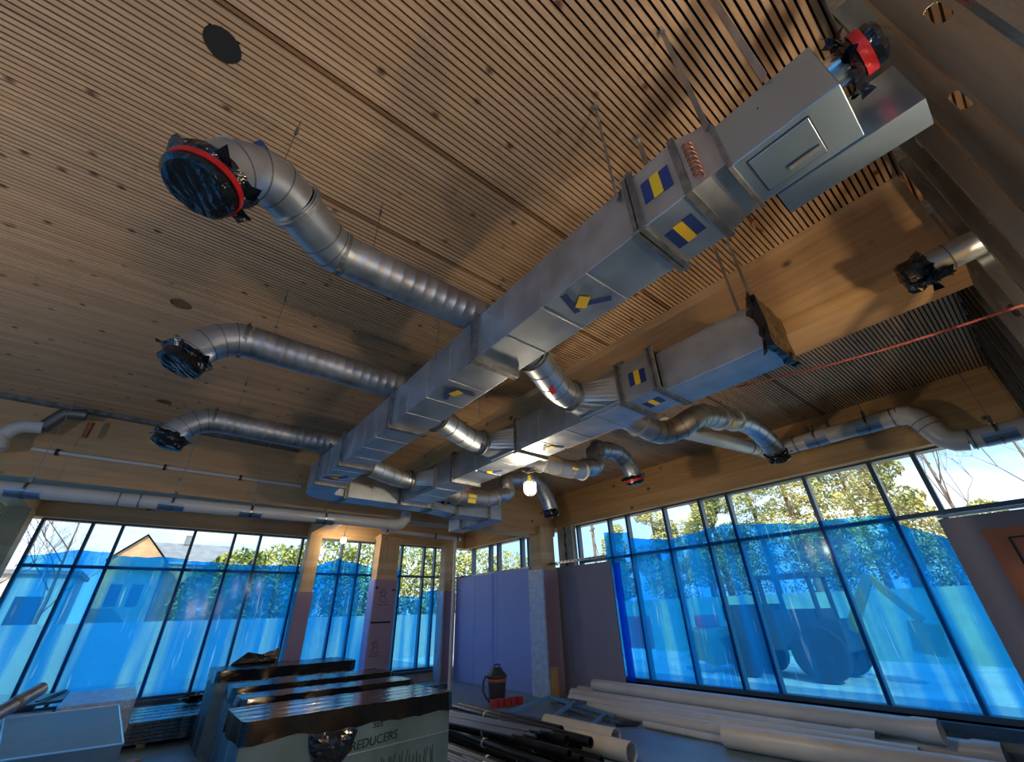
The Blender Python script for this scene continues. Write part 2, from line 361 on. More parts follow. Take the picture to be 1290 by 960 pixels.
# ------------------------------------------------------------------ windows
def window(idx, axis, pos, a0, a1, mulls, zs, zt, zh, film=None, mw=0.055, depth=0.12):
    """run of glazing in a plane axis=pos between a0 and a1; film: list of (a0,a1,top0,top1,bottom0,bottom1)"""
    w = thing('window_%d' % idx, None, None, ((pos, (a0+a1)/2, zs) if axis == 'x' else ((a0+a1)/2, pos, zs)), kind='structure')
    def bx(m, u0, u1, z0, z1, d0=-depth/2, d1=depth/2):
        if axis == 'x': m.box(pos+d0, pos+d1, u0, u1, z0, z1)
        else: m.box(u0, u1, pos+d0, pos+d1, z0, z1)
    f = MB(); bx(f, a0, a1, zs-0.05, zs+0.03, -depth*0.8, depth/2); bx(f, a0, a1, zh-0.03, zh+0.01)
    f.build('window_frame', 'frame_alu', w)
    for u in mulls:
        q = MB(); bx(q, u-mw/2, u+mw/2, zs+0.03, zh-0.03); q.build('mullion', 'frame_alu', w)
    ed = sorted(mulls)
    if zt:
        q = MB()
        for u, v in zip(ed[:-1], ed[1:]): bx(q, u+mw/2, v-mw/2, zt-0.028, zt+0.028, -depth*0.42, depth*0.42)
        q.build('transom', 'frame_alu', w)
    for u, v in zip(ed[:-1], ed[1:]):
        q = MB()
        if axis == 'x': q.quad((pos+0.02, u, zs), (pos+0.02, v, zs), (pos+0.02, v, zh), (pos+0.02, u, zh))
        else: q.quad((u, pos+0.02, zs), (v, pos+0.02, zs), (v, pos+0.02, zh), (u, pos+0.02, zh))
        q.build('pane', 'clear_glass', w)
    for k, (u, v, t0, t1, b0, b1) in enumerate(film or []):
        n = max(6, int(abs(v-u)/0.06)); vs = []; fs = []; wob = 0
        d = pos-depth*0.5-0.012
        for i in range(n+1):
            t = i/n; a = u+(v-u)*t; wob = wob*0.85+random.uniform(-1, 1)*0.009
            zt_ = t0+(t1-t0)*t+wob; zb_ = b0+(b1-b0)*t
            for j in range(9):
                z = zb_+(zt_-zb_)*j/8
                dd = d-0.003*abs(math.sin(a*9+z*0.7))-0.0012*random.random()
                vs.append((dd, a, z) if axis == 'x' else (a, dd, z))
        for i in range(n):
            for j in range(8): fs.append((i*9+j, (i+1)*9+j, (i+1)*9+j+1, i*9+j+1))
        MB().add(vs, fs, True).build('protective_film', 'blue_film', w, label='translucent blue film over the lower panes')
    return w
LY = 11.8
window(1, 'y', LY, -1.95, 3.01, (-1.93, -1.226, -0.768, 0.458, 1.225, 1.752, 2.70, 2.99), 0.38, 2.57, 3.385,
       [(-1.95, -1.25, 2.72, 2.86, .36, .36), (-1.25, -0.75, 2.86, 2.84, .36, .36), (-0.75, 0.5, 2.78, 2.80, .36, .36), (0.46, 1.25, 2.74, 2.72, .36, .36), (1.22, 3.0, 2.70, 2.72, .36, .36)])
window(2, 'y', LY, 3.02, 5.0, (3.04, 3.695, 4.16, 4.62, 4.98), 0.38, 2.57, 3.385,
       [(3.0, 3.7, 2.72, 2.95, .36, .36), (3.68, 4.95, 2.92, 2.72, .36, .36)])
window(3, 'y', LY, 5.02, 6.9, (5.04, 5.393, 6.104, 6.46, 6.88), 0.38, 2.57, 3.385,
       [(5.0, 5.40, 2.74, 2.74, .36, .36), (5.40, 6.12, 2.06, 2.04, .36, .36), (6.12, 6.88, 2.20, 2.24, .36, .36)])
window(4, 'y', LY, -5.9, -2.4, (-5.88, -4.7, -3.5, -2.42), 0.38, 2.57, 3.385,
       [(-5.9, -2.4, 2.70, 2.74, .36, .36)])
RX = 7.62
window(5, 'x', RX, -0.4, 7.0, (-0.36, 0.729, 1.214, 2.064, 3.314, 3.839, 4.606, 5.513, 6.0, 6.95), 0.47, 2.575, 3.375,
       [(0.03, 1.22, 1.85, 2.50, .45, .45), (1.21, 2.07, 2.62, 2.70, .45, .45), (2.05, 3.33, 2.66, 2.84, .45, .45), (3.30, 3.85, 2.86, 2.86, .45, .45),
        (3.83, 4.62, 2.82, 2.72, .45, .45), (4.60, 5.53, 2.75, 2.90, .45, .45), (5.51, 6.15, 3.02, 3.10, .45, .45)])
window(6, 'x', RX, 7.5, 11.6, (7.55, 8.05, 8.75, 9.05, 10.1, 10.5, 11.4), 0.47, None, 3.375, None, mw=0.09)
window(7, 'x', RX, -4.4, -0.6, (-4.38, -3.1, -1.8, -0.62), 0.47, 2.575, 3.375, [(-4.4, -0.6, 2.7, 2.7, .45, .45)])
window(8, 'x', -6.2, -4.3, 11.6, (-4.28, -2.5, -0.5, 1.5, 3.5, 5.5, 7.5, 9.5, 11.58), 0.5, 2.575, 3.7, [(-4.3, 3.5, 3.6, 3.6, .5, .5), (3.5, 11.6, 3.6, 3.6, .5, .5)])  # unseen; full film added to tint the bounce light and keep sun out
window(9, 'y', -4.52, -5.9, 7.7, (-5.88, -4.2, -2.5, -0.8, 1.0, 2.7, 4.4, 6.0, 7.68), 0.5, 2.575, 3.5, [(-5.9, 1.0, 3.4, 3.4, .5, .5), (1.0, 7.7, 3.4, 3.4, .5, .5)])  # unseen as well, film added for the same blue bounce
# dark flashing under the right-hand glazing
solid('trim_4', 'frame_alu', 7.30, 7.56, -0.4, 7.0, 0.36, 0.44, kind='structure')
solid('trim_5', 'frame_alu', -1.95, 6.5, 11.55, 11.74, 0.30, 0.365, kind='structure')

# ------------------------------------------------------------------ columns
def column(x0, x1, y0, y1, ztop, label, wraps, zb=FZ):
    c = thing('timber_column', label, 'column', ((x0+x1)/2, (y0+y1)/2, zb))
    solid('post', 'column_wood', x0, x1, y0, y1, zb, ztop, c)
    for (n, m, b) in wraps: bevel(solid(n, m, *b, c))
    return c
column(2.72, 3.0, 11.2, 11.5, 3.42, 'timber column at the left windows, mauve board on its lower half',
       [('board', 'insulation_mauve', (2.68, 3.02, 11.165, 11.195, FZ, 2.14)), ('board', 'insulation_grey', (2.685, 2.715, 11.2, 11.5, FZ, 2.14))])
c2 = column(4.42, 4.96, 11.0, 11.35, 3.5, 'wide timber column between the left windows, boarded with a taped and doodled panel',
       [('board', 'insulation_mauve', (4.40, 4.98, 10.965, 10.995, FZ, 2.42)), ('board', 'insulation_blue', (4.385, 4.415, 11.0, 11.35, FZ, 2.42))])
solid('tape_strip', 'dark_print', 4.40, 4.90, 10.955, 10.965, 1.46, 1.50, c2)
solid('tape_strip', 'dark_print', 4.42, 4.48, 10.955, 10.965, 2.20, 2.25, c2)
solid('tape_strip', 'dark_print', 4.86, 4.94, 10.955, 10.965, 2.16, 2.20, c2)
def doodle(c, ox, oz, k, y):
    """a small figure scribbled in marker: head, hat, body, legs"""
    m = MB()
    def ln(p): m.tube([(ox+a*k, y, oz+b*k) for a, b in p], 0.006, 5)
    ln([(0.1, .62), (.3, .75), (.5, .75), (.7, .62), (.1, .62)]); ln([(.2, .6), (.22, .45), (.4, .38), (.58, .45), (.6, .6)])
    ln([(.3, .38), (.12, .1), (.5, -.05), (.75, .05), (.55, .38)]); ln([(.3, .9), (.32, .8)]); ln([(.55, .92), (.54, .8)])
    ln([(0, -.2), (.2, -.17), (.4, -.22), (.6, -.17), (.9, -.2)])
    m.build('scribble', 'dark_print', c, label='black marker scribble')
doodle(c2, 4.50, 1.92, 0.33, 10.962); doodle(c2, 4.46, 0.86, 0.30, 10.962)
solid('cap_plate', 'column_wood', 4.40, 5.0, 10.98, 11.4, 3.42, 3.47, c2)
column(6.50, 6.84, 11.2, 11.5, 3.42, 'corner timber column beside the pale blue boards at the far end',
       [('board', 'insulation_mauve', (6.55, 6.86, 11.165, 11.195, FZ, 2.18)), ('board', 'clear_wrap', (6.465, 6.495, 11.17, 11.5, FZ, 2.18))])
column(-2.35, -2.03, 11.1, 11.5, 3.42, 'timber column at the far left edge of the picture',
       [])
# the wrapped column under the girder
c4 = column(6.80, 7.22, 7.42, 7.80, 3.37, 'timber column under the girder end, lower part wrapped in clear plastic film', [])
mb = MB()
def wrapcol(x0, x1, y0, y1, z0, z1):
    vs = []; fs = []; per = [(x0, y0), (x1, y0), (x1, y1), (x0, y1)]; n = 40; rows = 30
    for j in range(rows+1):
        z = z0+(z1-z0)*j/rows
        for i in range(n):
            t = i/n*4; k = int(t); f = t-k; a = per[k]; b = per[(k+1) % 4]
            g = 1+random.uniform(0, 0.03)+(0.05*max(0, 1-j/8)); cx, cy = (x0+x1)/2, (y0+y1)/2
            x = a[0]+(b[0]-a[0])*f; yv = a[1]+(b[1]-a[1])*f
            vs.append((cx+(x-cx)*g, cy+(yv-cy)*g, z))
    for j in range(rows):
        for i in range(n): fs.append((j*n+i, j*n+(i+1) % n, (j+1)*n+(i+1) % n, (j+1)*n+i))
    return vs, fs
mb.add(*wrapcol(6.76, 6.80, 7.38, 7.86, FZ, 2.44)); mb.build('plastic_wrap', 'clear_wrap', c4, label='crinkled clear plastic wrap')
solid('board', 'insulation_mauve', 6.805, 7.23, 7.375, 7.405, FZ, 2.43, c4)
solid('offcut', 'plywood', 6.83, 7.02, 7.35, 7.372, FZ, 0.62, c4)

# ------------------------------------------------------------------ insulation boards
g = 'pale blue insulation boards lining the far wall'
edges = [7.93, 9.2, 10.2, 11.15]
for i, nm in enumerate(['nearest the wrapped column', 'in the middle of the three', 'next to the corner column']):
    a = edges[i]; b = edges[i+1]; xo = 6.86
    vs = [(xo, a+.004, FZ), (xo, b-.004, FZ), (xo+0.04, b-.004, FZ), (xo+0.04, a+.004, FZ)]
    vs += [(v[0], v[1], 2.50) for v in vs]
    o = MB().add(vs, [(0, 1, 2, 3), (4, 7, 6, 5), (0, 4, 5, 1), (1, 5, 6, 2), (2, 6, 7, 3), (3, 7, 4, 0)]).build(
        'insulation_board', 'insulation_blue', label='tall pale blue insulation board on the far wall, '+nm, cat='board', group=g)
    bevel(o, 0.006)
t = thing('wall_studs', 'steel stud frame behind the pale blue boards', 'stud frame', (6.95, 9.8, FZ))
mb = MB(); mb.box(6.91, 7.0, 8.0, 11.5, 2.50, 2.55); mb.build('top_track', 'stud_metal', t)
mb = MB(); mb.box(6.91, 7.0, 8.0, 11.5, FZ, FZ+0.04); mb.build('bottom_track', 'stud_metal', t)
for yy in (8.05, 8.7, 9.3, 9.9, 10.5, 11.1): MB().box(6.91, 7.0, yy-.02, yy+.02, FZ+0.04, 2.50).build('stud', 'stud_metal', t)
o = solid('insulation_board', 'insulation_grey', 7.26, 7.30, 5.86, 7.10, FZ, 2.48, label='dusky mauve insulation board standing between the wrapped column and the right windows', cat='board'); bevel(o, 0.006)
solid('insulation_board', 'insulation_grey', 7.36, 7.39, 7.03, 7.95, FZ, 2.50, label='narrow dark board in the gap right of the wrapped column', cat='board')
o = solid('film_strip', 'blue_film', 7.36, 7.37, 5.70, 5.86, 0.46, 2.45, label='strip of blue film hanging beside the dusky mauve board', cat='film')
o = solid('trim_6', 'kerb_concrete', 7.44, 7.58, 7.02, 7.5, 0.45, 3.37, kind='structure')
# steel strut above the dusky board
t = thing('slotted_strut', 'slotted steel strut running from the wrapped column over the dusky board', 'strut', (7.1, 6.5, 2.55))
mb = MB(); mb.box(7.02, 7.06, 5.75, 7.40, 2.53, 2.575); mb.build('channel', 'stud_metal', t)
mb = MB()
for k in range(14): mb.box(7.015, 7.02, 5.82+k*0.11, 5.87+k*0.11, 2.545, 2.56)
mb.build('slots', 'dark_print', t)
MB().box(7.06, 7.26, 7.36, 7.40, 2.53, 2.575).build('end_bracket', 'stud_metal', t)
# black cable loom dangling between column and board
mb = MB(); pts = [(7.425+0.01*math.sin(k*1.3), 7.24+0.012*math.cos(k*2.1), 3.368-k*0.1) for k in range(30)]
mb.tube(pts, 0.012, 7)
for k in range(0, 30, 2): mb.tube([Vector(pts[k])-Vector((0, 0, .02)), Vector(pts[k])+Vector((0, 0, .02))], 0.022, 7)
mb.build('foam_cord', 'dark_print', label='black cord hanging with beads beside the dusky mauve board', cat='cord')

# board and orange panel at the right edge
t = thing('insulation_board', 'grey mauve board at the right picture edge carrying an orange panel', 'board', (6.95, 0.0, FZ))
bevel(solid('sheet', 'insulation_grey', 6.93, 6.97, -0.33, 0.74, FZ, 2.42, t), 0.006)
pn = solid('access_panel', 'orange_board', 6.905, 6.93, -0.33, 0.45, 0.95, 2.26, t, label='orange brown panel')
mb = MB()
for a, b in (((6.90, .28, 2.16), (6.90, -.30, 2.16)), ((6.90, .28, 2.16), (6.90, .28, 1.05)), ((6.90, .28, 1.05), (6.90, -.3, 1.05))): mb.bar(a, b, 0.014)
mb.build('groove', 'dark_print', pn)
mb = MB(); mb.box(6.9, 6.97, -0.33, 0.73, 2.43, 2.46); 
for k in range(12): mb.box(6.895, 6.9, -0.30+k*.085, -0.26+k*.085, 2.437, 2.453)
mb.build('head_track', 'stud_metal', t)

# ------------------------------------------------------------------ near stud wall on the right (plane y = -0.36)
NY = -0.36
tw = solid('wall_right', 'plywood', 0.95, 7.9, NY-0.90, NY-0.86, FZ, CZ, kind='structure')
def stud(x, holes=True, z0=FZ+0.03, z1=CZ-0.03, dep=0.15, fl=0.045, label=''):
    """C-shaped steel stud with punched web openings"""
    t = thing('metal_stud', label, 'stud', (x, NY-dep/2, FZ), 'steel studs of the near wall')
    mb = MB(); th = 0.003
    mb.box(x, x+fl, NY-th, NY, z0, z1); mb.box(x, x+fl, NY-dep, NY-dep+th, z0, z1)
    mb.box(x+fl-th, x+fl, NY-0.018, NY-th, z0, z1)
    # web with rectangular-rounded punched openings
    zs = [z for z in (0.75, 1.36, 1.97, 2.58, 3.19, 3.80)] if holes else []
    zc = z0; hw = 0.021; hh = 0.052
    for z in zs:
        mb.box(x, x+th, NY-dep+th, NY-th, zc, z-hh)
        ym = NY-dep/2
        n = 14
        for s_ in (-1, 1):     # cheeks with stepped round corners
            for k in range(n):
                za = z-hh+2*hh*k/n; zb = z-hh+2*hh*(k+1)/n; zm = (za+zb)/2-z
                w = hw*min(1, math.sqrt(max(0, 1-max(0, (abs(zm)-(hh-hw))/hw)**2)))
                if s_ < 0: mb.box(x, x+th, NY-dep+th, ym-w, za, zb)
                else: mb.box(x, x+th, ym+w, NY-th, za, zb)
        zc = z+hh
    mb.box(x, x+th, NY-dep+th, NY-th, zc, z1)
    mb.build('channel', 'stud_metal', t); return t
names = ['nearest', 'second', 'third', 'fourth', 'fifth', 'sixth', 'seventh', 'eighth', 'ninth', 'tenth', 'eleventh', 'twelfth', 'thirteenth', 'fourteenth', 'fifteenth', 'sixteenth']
for i, x in enumerate((1.02, 1.40, 1.80, 2.20, 2.62, 3.05)):
    stud(x, label='tall galvanised steel stud with punched holes, %s of the studs counted from the camera' % names[i])
for i, x in enumerate([3.78+0.32*k for k in range(11)]):
    stud(x, True, label='galvanised steel stud in the bay beyond the big timber beam, %s from the beam' % ['first', *names[1:]][i])
t = thing('stud_track', 'steel ceiling track along the top of the near stud wall', 'track', (2.1, NY-.08, CZ))
MB().box(0.9, 3.19, NY-0.165, NY+0.012, CZ-0.004, CZ-0.0005).box(0.9, 3.19, NY+0.009, NY+0.012, CZ-0.09, CZ-0.004).build('track', 'flange_metal', t)
t = thing('stud_track', 'steel ceiling track over the studs beyond the big timber beam', 'track', (5.5, NY-.08, CZ))
MB().box(3.61, 7.39, NY-0.165, NY+0.012, CZ-0.004, CZ-0.0005).box(3.61, 7.39, NY+0.009, NY+0.012, CZ-0.07, CZ-0.004).build('track', 'flange_metal', t)

# ------------------------------------------------------------------ duct helpers
def frame_ring(mb, axis, at, a0, a1, z0, z1, o=0.028, th=0.022):
    """rectangular flange round a duct; axis is the duct's run"""
    def b(u0, u1, za, zb):
        if axis == 'y': mb.box(u0, u1, at-th/2, at+th/2, za, zb)
        else: mb.box(at-th/2, at+th/2, u0, u1, za, zb)
    b(a0-o, a1+o, z1-0.001, z1+o); b(a0-o, a1+o, z0-o, z0+0.001); b(a0-o, a0+0.001, z0+0.001, z1-0.001); b(a1-0.001, a1+o, z0+0.001, z1-0.001)
def flange(parent, axis, at, a0, a1, z0, z1, pair=0.03):
    mb = MB(); frame_ring(mb, axis, at-pair/2, a0, a1, z0, z1); frame_ring(mb, axis, at+pair/2, a0, a1, z0, z1, 0.024)
    for u in (a0-0.02, a1+0.02):
        for z in (z0-0.018, z1+0.018):
            if axis == 'y': mb.tube([(u, at-0.035, z), (u, at+0.035, z)], 0.008, 8)
            else: mb.tube([(at-0.035, u, z), (at+0.035, u, z)], 0.008, 8)
    return mb.build('flange', 'flange_metal', parent)
def seams(mb, axis, ats, a0, a1, z0, z1, h=0.0035, w=0.006):
    for at in ats:
        if axis == 'y': mb.box(a0-h, a1+h, at-w/2, at+w/2, z0-h, z0+0.001); mb.box(a0-h, a0+0.001, at-w/2, at+w/2, z0, z1)
        else: mb.box(at-w/2, at+w/2, a0-h, a1+h, z0-h, z0+0.001); mb.box(at-w/2, at+w/2, a0-h, a0+0.001, z0, z1)
def cap(parent, c, d, r, seed, tape='red_tape', skirt=0.10, part='plastic_cap', flare=0.035, bulge=0.02):
    """crinkled black plastic bag over an open duct end, bound with tape"""
    rnd = random.Random(seed); c = Vector(c); d = Vector(d).normalized()
    ref = Vector((0, 0, 1)) if abs(d.z) < 0.9 else Vector((1, 0, 0)); a = d.cross(ref).normalized(); b = d.cross(a)
    n = 40; prof = [(-skirt, r+flare), (-skirt*0.75, r+flare*0.4), (-skirt*0.55, r+0.006), (-skirt*0.2, r+0.006), (0.010, r+0.010)]+[(bulge*(1.3-0.3*f)+0.004, r*f) for f in (0.96, 0.86, 0.74, 0.6, 0.46, 0.32, 0.18, 0.04)]
    vs = []; fs = []; J = []; ph = [rnd.uniform(0, 6) for _ in range(8)]; ag = rnd.uniform(0, PI)
    for _ in prof[:5]:
        w = [(rnd.uniform(0, 2*PI), rnd.choice((2, 3, 4, 5, 7, 9)), rnd.uniform(.2, .5)) for _ in range(4)]
        J.append([sum(am_*math.sin(fq*2*PI*k/n+p_) for p_, fq, am_ in w)+rnd.uniform(-.25, .25) for k in range(n)])
    for j, (x, q) in enumerate(prof):
        for k in range(n):
            th = 2*PI*k/n; qq, xx = q, x
            if j < 5:
                am = (0.016, 0.009, 0.003, 0.003, 0.006)[j]; jj = J[j][k]; qq = q+jj*am; xx = x-(abs(jj)*0.03 if j == 0 else 0)
            else:       # creases run across the sheet, not round it
                u, v = q*math.cos(th)/r, q*math.sin(th)/r; u, v = u*math.cos(ag)+v*math.sin(ag), v*math.cos(ag)-u*math.sin(ag)
                xx += 0.05*r*(math.sin(5*u+2*math.sin(2*v+ph[0])+ph[1])+0.7*abs(math.sin(9*u+1.5*v+ph[2]))+0.5*math.sin(4*v-7*u+ph[3]))*min(1, (1-q/r)*4+0.25)
            vs.append(c+d*xx+(a*math.cos(th)+b*math.sin(th))*qq)
    for j in range(len(prof)-1):
        for k in range(n): fs.append((j*n+k, j*n+(k+1) % n, (j+1)*n+(k+1) % n, (j+1)*n+k))
    fs.append(tuple((len(prof)-1)*n+k for k in range(n)))
    m = MB().add(vs, fs)
    for k in range(3):   # loose ears of plastic
        th = rnd.uniform(0, 2*PI); q = a*math.cos(th)+b*math.sin(th); s2 = -a*math.sin(th)+b*math.cos(th)
        p = c-d*skirt*0.8+q*(r+0.01)
        m.add([p-s2*0.04, p+s2*0.04, p+q*0.07-d*0.02+s2*0.02, p+q*0.05+d*0.02-s2*.02], [(0, 1, 2), (0, 2, 3)])
    o = m.build(part, 'black_plastic', parent)
    if tape: MB().ring(c-d*skirt*0.38, d, r+0.011, skirt*0.42, 0.004, 32).build('tape_band', tape, parent)
    return o
def lathe_pts(a, b, r, step=0.075, rib=0.0022):
    """points and radii of a spiral-seamed pipe between a and b"""
    a, b = Vector(a), Vector(b); L = (b-a).length; n = max(1, int(L/step)); P = []; R = []
    for i in range(n):
        for f, e in ((0.0, 0), (0.78, 0), (0.86, rib), (0.94, rib)):
            P.append(a+(b-a)*((i+f)/n)); R.append(r+e)
    P.append(b); R.append(r); return P, R
def gored(parent, pts, r, seam=True, m='galv', part='elbow'):
    """segmented sheet-metal elbow: faceted gores with raised seams"""
    mb = MB().tube(pts, r, 30, cap=False); nf = len(mb.f)
    if seam:
        for i in range(1, len(pts)-1):
            dd = ((Vector(pts[i])-Vector(pts[i-1])).normalized()+(Vector(pts[i+1])-Vector(pts[i])).normalized())
            mb.ring(pts[i], dd, r, 0.006, 0.003, 30)
    o = mb.build(part, m, parent); o.data.materials.append(MATS['seam_metal'])
    for k, p in enumerate(o.data.polygons):
        if k >= nf: p.material_index = 1
    return o
def collar(parent, c, d, r, w=0.035, t=0.014, m='galv_dull'):
    return MB().ring(c, d, r, w, t, 30).ring(c, d, r, w*0.35, t+0.008, 30).build('collar', m, parent)
def tape_star(parent, cx, cy, z, s=1.0, seed=0, ang=0.4):
    """blue masking tape strips with a yellow scrap between, stuck on the underside"""
    def strip(x, y, L, w, a, m, dz):
        c, s_ = math.cos(a), math.sin(a); mb = MB()
        mb.obox((x, y, z-dz), (c*L/2, s_*L/2, 0), (-s_*w/2, c*w/2, 0), (0, 0, 0.0008)); mb.build('tape_patch', m, parent)
    strip(cx-0.04*s, cy+0.05*s, 0.17*s, 0.035*s, ang, 'blue_tape', 0.002)
    strip(cx+0.05*s, cy-0.045*s, 0.17*s, 0.035*s, ang+PI/2+0.3, 'blue_tape', 0.002)
    strip(cx, cy, 0.09*s, 0.06*s, ang+0.7, 'yellow_tape', 0.0035)
def tape_flag(parent, org, u, v, L, h):
    """blue-yellow-blue label of three tape strips; org centre, u along, v across"""
    org, u, v = Vector(org), Vector(u).normalized(), Vector(v).normalized(); nn = u.cross(v)
    for k, m in ((-1, 'blue_tape'), (0, 'yellow_tape'), (1, 'blue_tape')):
        hh = h*(1.0 if k else 1.04)
        MB().obox(org+u*k*L/3+v*0.006*k, u*(L/6), v*(hh/2), nn*0.0012).build('tape_patch', m, parent)

# ------------------------------------------------------------------ main rectangular duct
X0, X1, Z0, Z1 = 1.22, 1.54, 3.03, 3.36
D1 = thing('rectangular_duct', 'long galvanised rectangular duct running diagonally under the slatted ceiling, the nearer one', 'duct', (1.38, 3.0, Z0))
fl = [0.575, 1.86, 3.17, 4.42]
ends = [(0.345, 0.575, 0.005), (0.575, 1.86, 0), (1.86, 3.17, 0), (3.17, 4.42, 0), (4.42, 5.30, 0)]
for i, (a, b, e) in enumerate(ends):
    mb = MB(); mb.box(X0-e, X1+e, a+0.002, b-0.002, Z0-e, Z1+e)
    seams(mb, 'y', [a+(b-a)*f for f in ((0.5,) if b-a < .3 else (0.25, 0.5, 0.75))] if i else [], X0, X1, Z0, Z1)
    bevel(mb.build('duct_section', 'galv', D1), 0.003)
for a in fl: flange(D1, 'y', a, X0, X1, Z0, Z1)
flange(D1, 'y', 5.28, X0, X1, Z0, Z1)
tape_flag(D1, (X0-0.0075, 0.455, 3.20), (0, 1, 0), (0, 0, 1), 0.135, 0.13)
tape_flag(D1, (1.375, 0.46, Z0-0.0075), (0, 1, 0), (1, 0, 0), 0.135, 0.12)
tape_star(D1, 1.36, 1.05, Z0-0.0045, 1.0, 1, 0.3)
tape_star(D1, 1.36, 2.32, Z0-0.0045, 1.0, 1, 1.2)
tape_star(D1, 1.34, 4.95, Z0-0.0045, 1.1, 1, 0.2)
# mitred elbow with rounded outer corner and the cross run
n = 8; prof = []
def arc(cx, cy, r, a0, a1, k): return [(cx+r*math.cos(a0+(a1-a0)*i/k), cy+r*math.sin(a0+(a1-a0)*i/k)) for i in range(k+1)]
outl = [(X0, 5.30)]+arc(X0+0.42, 5.68, 0.42, PI, PI/2, 8)+[(1.72, 6.10), (1.72, 5.76)]+[(X1+0.05, 5.74), (X1, 5.68), (X1, 5.30)]
def prism(poly, z0, z1):
    m = len(poly); vs = [(x, y, z0) for x, y in poly]+[(x, y, z1) for x, y in poly]
    fs = [tuple(range(m))[::-1], tuple(range(m, 2*m))]+[(i, (i+1) % m, m+(i+1) % m, m+i) for i in range(m)]
    return MB().add(vs, fs)
prism(outl, Z0, Z1).build('elbow', 'galv', D1)
flange(D1, 'x', 1.74, 5.76, 6.10, Z0, Z1)
mb = MB().box(1.76, 3.05, 5.76, 6.10, Z0, Z1); seams(mb, 'x', (2.1, 2.4, 2.75), 5.76, 6.10, Z0, Z1); mb.build('duct_section', 'galv', D1)
flange(D1, 'x', 3.07, 5.76, 6.10, Z0, Z1)
# reducer, then a shallower run to the far end
vs = [(3.09, 5.76, Z0), (3.09, 6.10, Z0), (3.09, 6.10, Z1), (3.09, 5.76, Z1), (3.5, 5.80, Z0-0.03), (3.5, 6.12, Z0-0.03), (3.5, 6.12, Z1-0.08), (3.5, 5.80, Z1-0.08)]
MB().add(vs, [(0, 1, 5, 4), (1, 2, 6, 5), (2, 3, 7, 6), (3, 0, 4, 7)]).build('reducer', 'galv', D1)
tape_flag(D1, (3.30, 5.772, 3.19), (1, 0, 0), (0, 0, 1), 0.15, 0.12)
flange(D1, 'x', 3.52, 5.80, 6.12, Z0-0.03, Z1-0.08)
mb = MB().box(3.54, 4.15, 5.80, 6.12, Z0-0.03, Z1-0.08); mb.build('duct_section', 'galv', D1)
flange(D1, 'x', 4.16, 5.80, 6.12, Z0-0.03, Z1-0.08, 0.015)
outl = [(4.17, 5.80), (4.42, 5.80)]+arc(4.27, 6.05, 0.29, -PI/4, 0, 4)+[(4.56, 6.35), (4.24, 6.35), (4.24, 6.12), (4.17, 6.12)]
prism(outl, Z0-0.03, Z1-0.08).build('elbow', 'galv', D1)
mb = MB().box(4.24, 4.56, 6.36, 7.25, Z0-0.03, Z1-0.08); seams(mb, 'y', (6.6, 6.9), 4.24, 4.56, Z0-.03, Z1-.08); mb.build('duct_section', 'galv', D1)
flange(D1, 'y', 6.8, 4.24, 4.56, Z0-0.03, Z1-0.08)

# flexible connector and fan box at the near end
T = thing('air_terminal_box', 'sheet metal terminal box with access panel at the near end of the long duct', 'duct box', (1.33, 0.05, 2.99))
vs = []; fs = []; k = 9
sec = [(0.345, 0.0), (0.332, 0.005), (0.30, 0.004), (0.26, 0.0), (0.225, 0.002), (0.205, 0.003), (0.19, 0.0)]
for yv, e in sec: vs += [(X0-e, yv, Z0-e), (X1+e-(0.345-yv)*.25, yv, Z0-e), (X1+e-(0.345-yv)*.25, yv, Z1-0.06*(0.345-yv)/.15+e), (X0-e, yv, Z1-0.06*(0.345-yv)/.15+e)]
for i in range(len(sec)-1):
    for j in range(4): fs.append((i*4+j, i*4+(j+1) % 4, (i+1)*4+(j+1) % 4, (i+1)*4+j))
MB().add(vs, fs).build('flexible_connector', 'galv_dull', T, label='crumpled sheet connector with clamps')
mb = MB(); frame_ring(mb, 'y', 0.345, X0, X1, Z0, Z1, 0.016, 0.03); mb.build('clamp', 'flange_metal', T)
bx = bevel(MB().box(1.215, 1.47, -0.155, 0.185, 2.995, 3.245).build('casing', 'dull_tray', T), 0.003)
mb = MB(); frame_ring(mb, 'y', 0.188, 1.215, 1.47, 2.995, 3.245, 0.012, 0.014); mb.build('clamp', 'flange_metal', T)
pn = bevel(MB().box(1.245, 1.425, -0.055, 0.14, 2.989, 2.996).build('access_panel', 'dull_tray', T), 0.002)
mb = MB(); mb.bar((1.38, 0.055, 2.984), (1.38, -0.045, 2.984), 0.018, 0.008); mb.build('handle', 'seam_metal', pn)
mb = MB()
for a, b in (((1.243, -0.057), (1.243, 0.142)), ((1.427, -0.057), (1.427, 0.142)), ((1.243, -0.057), (1.427, -0.057)), ((1.243, 0.142), (1.427, 0.142))): mb.bar((*a, 2.9935), (*b, 2.9935), 0.004)
mb.build('panel_gap', 'dark_print', pn)
MB().tube([(1.214, 0.04, 3.16), (1.2145, 0.04, 3.16)], 0.004, 8).build('grommet', 'dark_print', T)
# L-shaped sheet fixed to its far side, running on past the end of the casing
mb = MB(); mb.box(1.474, 1.600, -0.31, 0.13, 2.986, 2.990); mb.box(1.596, 1.600, -0.31, 0.13, 2.990, 3.012); mb.box(1.474, 1.478, -0.31, 0.13, 2.990, 3.20)
mb.build('side_sheet', 'dull_tray', T)
# round outlet with plastic and red tape
gored(T, [(1.31, -0.155, 3.16), (1.31, -0.235, 3.16)], 0.058, m='bright_metal', part='spigot')
cap(T, (1.31, -0.275, 3.16), (0, -1, 0), 0.060, 3, 'red_tape', 0.07, flare=0.05)
